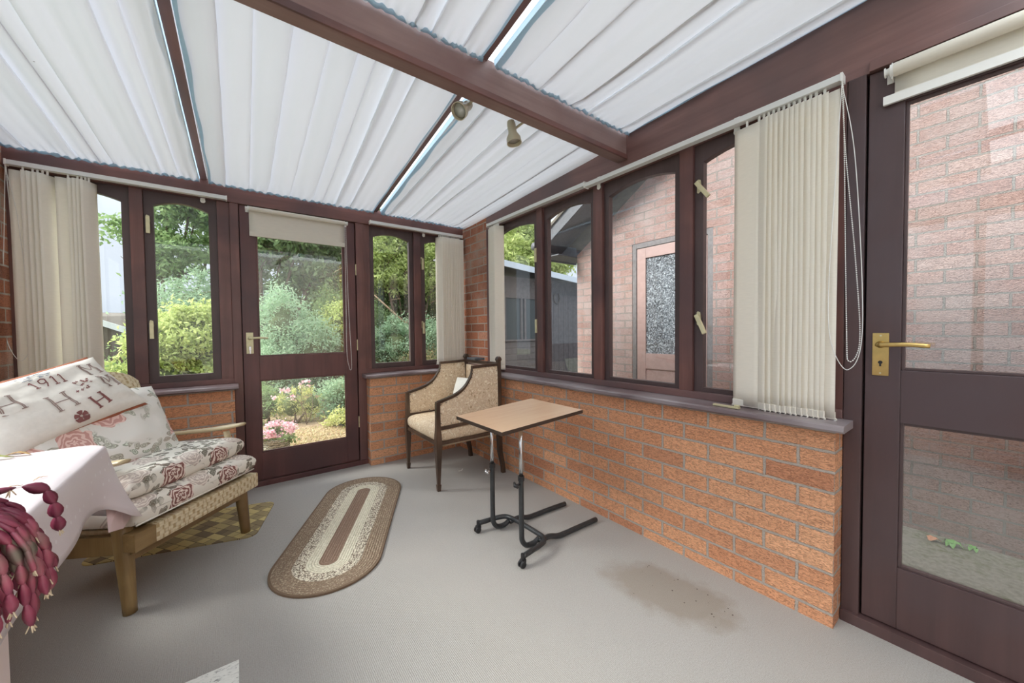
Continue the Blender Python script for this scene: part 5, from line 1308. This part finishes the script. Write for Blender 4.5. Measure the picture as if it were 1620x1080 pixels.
# ------------------------------------------------------------------ far bungalow (left window)
BG = thing('bungalow', (-5.5, 13, 0), 'distant brick bungalow with tiled roof and white barge board, lower left window', 'house'); bo = (-5.5, 13, 0)
slab('gable_wall', [(-8.5, 12.2, -.3), (-2.6, 12.2, -.3), (-2.6, 12.2, .4), (-5.2, 12.2, 1.62), (-8.5, 12.2, 1.62)], .2, plain('brown_brick_far', srgb(96, 86, 78), .9, 0, 20, .15), BG, bo)
slab('roof', [(-8.5, 12.0, 1.62), (-4.9, 12.0, 1.62), (-2.4, 12.0, .52), (-1.2, 17, 1.25), (-3.0, 17, 1.95), (-8.5, 17, 1.95)], .05, TILE, BG, bo)
slab('barge_board', [(-5.1, 11.93, 1.60), (-4.9, 11.93, 1.66), (-2.4, 11.93, .56), (-2.5, 11.93, .36)], .06, plain('white_barge', srgb(232, 234, 236), .5), BG, bo)

# ------------------------------------------------------------------ foliage
def leaf_mat(name, cols, tr=.45):
    m = Mat(name); g_ = m.n('ShaderNodeNewGeometry'); c = m.ramp(g_.outputs['Random Per Island'], [(i/(len(cols)-1), k) for i, k in enumerate(cols)])
    big = m.noise(1.6, None, 2); c = m.mix(m.math('MULTIPLY', big, .5), c, cols[len(cols)//2])
    d = m.n('ShaderNodeBsdfDiffuse'); t = m.n('ShaderNodeBsdfTranslucent'); mixs = m.n('ShaderNodeMixShader'); mixs.inputs[0].default_value = tr
    m.l(c, d.inputs[0]); m.l(c, t.inputs[0]); m.l(d.outputs[0], mixs.inputs[1]); m.l(t.outputs[0], mixs.inputs[2]); m.l(mixs.outputs[0], m.out.inputs[0]); return m.m
L_LIME = leaf_mat('lime_leaves', [srgb(173, 193, 118), srgb(193, 208, 131), srgb(215, 224, 155), srgb(159, 180, 115)])
L_GREEN = leaf_mat('green_leaves', [srgb(130, 162, 110), srgb(152, 180, 124), srgb(173, 196, 139), srgb(120, 146, 105)])
L_DARK = leaf_mat('dark_leaves', [srgb(104, 126, 92), srgb(121, 145, 100), srgb(137, 159, 108), srgb(95, 112, 86)])
L_PALE = leaf_mat('pale_leaves', [srgb(173, 201, 171), srgb(188, 215, 179), srgb(159, 188, 156), srgb(208, 226, 191)])
L_RED = leaf_mat('reddish_leaves', [srgb(173, 141, 118), srgb(193, 173, 131), srgb(154, 165, 118), srgb(204, 180, 147)])
L_DRY = leaf_mat('dry_leaves', [srgb(216, 196, 163), srgb(204, 173, 143), srgb(227, 216, 179), srgb(188, 180, 127)])
L_PINK = leaf_mat('pink_petals', [srgb(240, 149, 171), srgb(251, 204, 215), srgb(251, 243, 243), srgb(224, 126, 151)])
L_YEL = leaf_mat('yellow_green_leaves', [srgb(216, 218, 139), srgb(196, 208, 127), srgb(229, 224, 163), srgb(180, 193, 123)])
BARK = plain('bark', srgb(122, 104, 88), .9, 0, 20, .25, .4); TWIG = plain('pale_twig', srgb(190, 160, 132), .9); CORE = plain('green_brown_twigs', srgb(92, 104, 66), .95, 0, 6, .4, .6)  # CORE: own dark green-brown of the solid cores inside the leaves
def leaves(name, blobs, size, mat, parent, seed, asp=.5, shell=.35, up_b=.3, kind=None, n_scale=2.1, s_scale=.70):
    """blobs: (cx,cy,cz,rx,ry,rz,n)"""
    rg = np.random.default_rng(seed); Ps = []
    if n_scale: blobs = [(*b[:6], int(b[6]*n_scale)) for b in blobs]; size *= s_scale
    for (cx, cy, cz, rx, ry, rz, n) in blobs:
        K = max(6, n//45); d = rg.normal(size=(K, 3)); d /= np.linalg.norm(d, axis=1)[:, None]
        rad = (1.08-shell*rg.random(K)*1.1)*(1+.14*np.sin(d[:, 0]*5+seed)*np.cos(d[:, 2]*6+d[:, 1]*4+seed))
        ck_ = d*rad[:, None]; idx = rg.integers(0, K, n); g_ = rg.normal(size=(n, 3))*.15
        g_[:, 2] *= .7
        Ps.append(np.array([cx, cy, cz]) + (ck_[idx]+g_*(.5+rg.random(K))[idx][:, None])*np.array([rx, ry, rz]))
    P = np.concatenate(Ps); n = len(P)
    a = rg.normal(size=(n, 3)); a[:, 2] -= .25; a /= np.linalg.norm(a, axis=1)[:, None]
    b = rg.normal(size=(n, 3)); b[:, 2] += up_b; b -= a*(a*b).sum(1)[:, None]; b /= np.linalg.norm(b, axis=1)[:, None]
    s = size*(.6+.8*rg.random(n))[:, None]; c = np.cross(a, b)
    v = np.empty((n, 4, 3)); v[:, 0] = P; v[:, 1] = P+a*s*.5+c*s*asp*.5+b*s*.10; v[:, 2] = P+a*s-b*s*.12; v[:, 3] = P+a*s*.5-c*s*asp*.5+b*s*.10
    me = bpy.data.meshes.new(name); me.vertices.add(n*4); me.vertices.foreach_set('co', v.reshape(-1)); me.loops.add(n*4); me.loops.foreach_set('vertex_index', np.arange(n*4, dtype=np.int32))
    me.polygons.add(n); me.polygons.foreach_set('loop_start', np.arange(0, n*4, 4, dtype=np.int32)); me.polygons.foreach_set('loop_total', np.full(n, 4, dtype=np.int32)); me.update(); me.materials.append(mat)
    o = bpy.data.objects.new(name, me); C.objects.link(o); o.parent = parent; 
    if kind: o['kind'] = kind
    return o
def branches(name, base, tips, r, mat, parent, seed, sub=3):
    bm = bmesh.new(); rr = random.Random(seed)
    for t in tips:
        b, t = Vector(base), Vector(t); mid = (b+t)/2+Vector((rr.uniform(-.15, .15), rr.uniform(-.15, .15), rr.uniform(0, .2)))
        p = bez(b, mid, t, 8); tube(bm, p, [r*(1-.85*i/8) for i in range(9)], 6)
        for _ in range(sub):
            q = p[rr.randint(3, 7)]; e_ = q+Vector((rr.uniform(-.4, .4), rr.uniform(-.4, .4), rr.uniform(-.1, .5)))*(t-b).length*.35
            tube(bm, bez(q, (q+e_)/2+Vector((0, 0, .05)), e_, 4), [r*.4*(1-.8*i/4) for i in range(5)], 5)
    return obj(name, bm, mat, parent, smooth=True)
def rel(blobs, o): return [(b[0]-o[0], b[1]-o[1], b[2]-o[2], *b[3:]) for b in blobs]
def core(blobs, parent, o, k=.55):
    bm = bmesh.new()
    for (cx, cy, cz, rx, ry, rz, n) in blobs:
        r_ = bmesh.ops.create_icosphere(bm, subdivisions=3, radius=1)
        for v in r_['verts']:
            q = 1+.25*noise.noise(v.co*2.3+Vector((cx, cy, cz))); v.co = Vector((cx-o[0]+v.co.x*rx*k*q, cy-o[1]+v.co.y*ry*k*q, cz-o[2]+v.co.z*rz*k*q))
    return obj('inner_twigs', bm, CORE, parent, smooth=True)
def plant(name, o, blobs, size, mat, label, cat, seed, asp=.5, shell=.35, trunk=None, dense=True, bark=BARK, ck=.55, up_b=.3):
    t = thing(name, o, label, cat)
    leaves('foliage', rel(blobs, o), size, mat, t, seed, asp, shell, up_b)
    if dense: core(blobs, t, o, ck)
    tips = [tuple(Vector(b[:3])-Vector(o)+Vector((0, 0, b[5]*.4))) for b in blobs]
    branches('trunk' if trunk else 'stems', (0, 0, 0), tips, trunk or .02, bark, t, seed)
    return t
# tree in the left casement
plant('garden_tree', (-3.0, 8.5, -.14), [(-2.75, 8.3, 4.3, .75, .8, .65, 1500), (-2.2, 8.2, 5.2, .8, .8, .7, 1500), (-2.3, 8.4, 3.9, .6, .7, .5, 1100), (-3.2, 8.4, 3.3, .65, .6, .55, 1200), (-2.5, 8.2, 3.0, .75, .6, .6, 1400), (-3.0, 8.4, 2.7, .5, .5, .35, 700), (-1.6, 8.4, 4.6, .8, .8, 1.1, 1600)], .16, L_GREEN, 'leafy green tree against the sky in the left casement', 'tree', 31, .45, .9, .06, False)
plant('garden_shrub', (-2.7, 5.0, -.14), [(-2.62, 5.1, .85, .42, .5, .62, 2400), (-2.2, 5.0, 1.0, .50, .5, .62, 2800), (-2.5, 5.0, .3, .85, .6, .55, 2600)], .10, L_LIME, 'yellow-green shrub low in the left casement', 'shrub', 32, .5)
plant('garden_shrub', (-3.9, 5.6, -.14), [(-3.5, 5.6, .15, .7, .5, .62, 3400), (-4.5, 5.8, .1, .8, .6, .55, 2200)], .09, L_GREEN, 'green bush in front of the distant bungalow', 'shrub', 33, .4)
plant('garden_shrub', (-2.0, 7.2, -.14), [(-2.2, 7.2, 1.6, .9, .7, .75, 3600), (-1.3, 7.3, 1.2, .8, .6, .9, 3000)], .12, L_PALE, 'pale bush behind the yellow-green shrub in the left casement', 'shrub', 34, .35)
# through the back door
plant('garden_tree', (-1.2, 6.8, -.14), [(-1.2, 6.7, 3.7, .9, .8, .5, 1600), (-.3, 6.6, 3.5, .9, .8, .55, 1900), (.5, 6.7, 3.6, .8, .8, .7, 1900), (-.7, 6.7, 3.1, .8, .7, .5, 1900), (-1.2, 6.8, 3.1, .5, .6, .5, 900), (-1.35, 6.8, 2.6, .35, .5, .3, 260), (.1, 6.7, 2.75, .7, .6, .6, 2200), (-.5, 6.9, 2.3, .6, .5, .5, 900)], .20, L_GREEN, 'broad-leaved tree in the upper half of the back door', 'tree', 35, .42, .9, .07, False)
plant('garden_shrub', (-.9, 3.9, -.14), [(-1.05, 3.95, 1.15, .38, .4, .75, 2400), (-.75, 3.9, .75, .50, .45, .60, 2800), (-1.2, 3.8, .45, .42, .45, .6, 2200)], .085, L_PALE, 'pale green bush behind the back door, left half of the glass', 'shrub', 36, .3)
plant('garden_shrub', (.1, 4.6, -.14), [(.0, 4.6, 1.3, .55, .55, .75, 4200), (.45, 4.7, .8, .6, .6, .9, 4200), (-.3, 4.4, .5, .55, .5, .6, 2800)], .07, L_DARK, 'dark green bush behind the back door, right half of the glass', 'shrub', 37, .45)
plant('garden_shrub', (.05, 4.2, -.14), [(-.15, 4.15, 1.3, .30, .3, .35, 1100)], .07, L_LIME, 'small lime-tipped shrub in the middle of the back door glass', 'shrub', 47, .45)
cf = plant('conifer', (1.0, 6.0, -.14), [(1.3, 6.0, 1.6, 1.0, .9, 1.8, 9000), (1.4, 6.0, 3.6, .9, .9, 1.2, 6000), (2.4, 6.2, 2.2, .9, .9, 2.2, 9000), (.6, 6.3, 2.3, .5, .6, 1.2, 2500)], .10, L_DARK, 'dark conifer behind the window right of the back door', 'tree', 38, .35, .3, .07)
bm = bmesh.new(); rr = random.Random(5)
for k in range(26):
    b = Vector((rr.uniform(-.6, -.1), -.9, rr.uniform(1.9, 3.2))); e_ = b+Vector((rr.uniform(-.7, -.2), rr.uniform(-.3, .1), rr.uniform(-.35, .25))); tube(bm, bez(b, (b+e_)/2+Vector((0, 0, .1)), e_, 5), .007, 5)
for k in range(16):
    b = Vector((rr.uniform(-.3, 1.3), -.95, rr.uniform(1.2, 2.3))); e_ = b+Vector((rr.uniform(-.6, .6), rr.uniform(-.3, .1), rr.uniform(-.5, .6))); tube(bm, bez(b, (b+e_)/2, e_, 5), .008, 5)
tube(bm, [(-.35, -1.25, 2.02), (.6, -1.1, 1.22)], [.012, .035], 8)
obj('bare_branches', bm, TWIG, cf, smooth=True, label='pale bare branches')
plant('garden_tree', (1.6, 5.2, -.14), [(.75, 4.9, 3.0, .55, .5, .8, 2400), (1.5, 5.0, 3.1, .75, .6, .85, 3600), (1.2, 5.0, 2.35, .75, .5, .35, 1800), (2.2, 5.0, 2.7, .6, .6, .9, 2800)], .11, L_LIME, 'yellow-green tree top in the window right of the back door', 'tree', 39, .45, .6, .05, False)
plant('garden_shrub', (1.1, 4.2, -.14), [(.9, 4.2, .75, .5, .4, .6, 3000), (1.5, 4.3, .7, .5, .4, .8, 3000)], .075, L_PALE, 'grey-green bush low in the window right of the back door', 'shrub', 40, .5)
plant('garden_shrub', (1.35, 3.7, -.14), [(1.3, 3.7, .3, .6, .3, .45, 2600)], .06, L_RED, 'reddish low shrub at the bottom of the window right of the back door', 'shrub', 41, .5)
# trees beyond the shed
plant('garden_tree', (5.2, 5.5, -.14), [(4.2, 5.2, 3.2, 1.0, .8, .9, 2600), (5.4, 5.4, 3.6, 1.0, .8, 1.0, 2600), (3.2, 5.0, 2.8, .8, .7, .7, 2000), (6.4, 5.4, 3.3, .9, .8, .7, 1600), (4.8, 5.2, 4.6, 1.0, .8, .8, 2200)], .17, L_LIME, 'yellow-green tree above the timber shed', 'tree', 42, .45, .9, .07, False)
plant('garden_tree', (8.6, 9.0, -.14), [(7.5, 8.6, 4.6, 1.2, 1, 1.0, 1600), (8.8, 8.9, 3.8, 1.1, 1, 1.0, 1500)], .20, L_GREEN, 'small-leaved tree beside the house eaves, through the right-hand windows', 'tree', 43, .45, .9, .08, False)
# hedge backdrop beyond the garden, to the right
for i, (x, y, s) in enumerate(((.6, 9.2, 1.5), (2.8, 9.4, 1.6), (5.0, 9.6, 1.5), (7.2, 9.8, 1.5))):
    plant('hedge_bush', (x, y, -.14), [(x, y, 1.4, 1.4, .8, 1.9*s/1.5, 3800)], .16, L_DARK, ('dark hedge bush far behind the back door tree', 'dark hedge bush far behind the conifer', 'dark hedge bush behind the shed, nearer the conifer', 'dark hedge bush farthest right behind the shed')[i], 'hedge', 60+i, .5)
# low planting in front
plant('border_plant', (-1.05, 2.75, -.14), [(-1.1, 2.8, .10, .20, .2, .28, 900), (-.85, 2.75, .08, .16, .18, .26, 700)], .06, L_YEL, 'feathery yellow-green plant behind the flower pot', 'border plant', 44, .18, .8, None, True, BARK, .5, .9)
plant('border_plant', (-.35, 2.9, -.14), [(-.45, 2.9, .10, .34, .3, .30, 2400), (-.05, 2.95, .12, .3, .3, .32, 2000)], .055, L_PALE, 'bluish-green mounded plant low in the back door glass', 'border plant', 45, .5)
plant('border_plant', (-.45, 2.1, -.14), [(-.5, 2.1, -.06, .28, .2, .16, 900), (-.2, 2.15, -.02, .22, .2, .18, 700)], .07, L_YEL, 'yellow-green spreading plant nearest the door at the right', 'border plant', 46, .35)
plant('border_plant', (-1.35, 3.0, -.14), [(-1.4, 3.0, .1, .2, .2, .32, 900)], .05, L_GREEN, 'green bush directly behind the pink begonias', 'border plant', 48, .4)
lv = leaves('fallen_leaves', [(-.7, 1.9, -.135, .75, .6, .012, 2600), (-1.2, 1.6, -.135, .6, .5, .01, 900)], .045, L_DRY, None, 50, .6, .95, .9); tag(lv, 'dry leaf litter on the soil outside the back door', 'leaf litter', kind='stuff')
# planter with begonias
PT = thing('flower_pot', (-1.385, 1.39, -.14), 'round stone-patterned pot outside the back door', 'flower pot')
bm = bmesh.new(); lathe(bm, [(.085, 0), (.10, .01), (.118, .07), (.12, .13), (.128, .14), (.128, .165), (.112, .165), (.108, .14), (.01, .135)], 32)
STN = Mat('basket_stone'); w_ = STN.n('ShaderNodeTexWave', wave_type='BANDS', bands_direction='Z'); w_.inputs['Scale'].default_value = 14; w_.inputs['Distortion'].default_value = 6; w_.inputs['Detail Scale'].default_value = 3; STN.l(STN.tc.outputs['Object'], w_.inputs['Vector'])
STN.color(STN.ramp(w_.outputs['Fac'], [(.2, srgb(110, 110, 96)), (.6, srgb(190, 188, 172))])); STN.setp(Roughness=.9); STN.bump(w_.outputs['Fac'], .8, .01); p_ = obj('pot_body', bm, STN.m, PT); autosmooth(p_)
BN = thing('begonia', (-1.385, 1.39, .02), 'pink and white flowering begonia in the stone pot', 'flowering plant')
leaves('foliage', [(0, 0, .03, .14, .13, .08, 380)], .045, L_GREEN, BN, 51, .8); leaves('petals', [(0, 0, .07, .16, .14, .09, 520)], .032, L_PINK, BN, 52, .9, .3, .8)
FP = thing('cosmos', (-.95, 2.55, -.14), 'tall pink-flowered stems behind the begonias', 'flowering plant')
leaves('petals', [(-.02, .1, .55, .10, .1, .05, 26), (-.25, .0, .42, .12, .1, .10, 40)], .04, L_PINK, FP, 53, .9); branches('stems', (0, 0, 0), [(-.02, .1, .52), (.05, .1, .5), (-.25, 0, .42), (-.18, .0, .35)], .005, BARK, FP, 3)
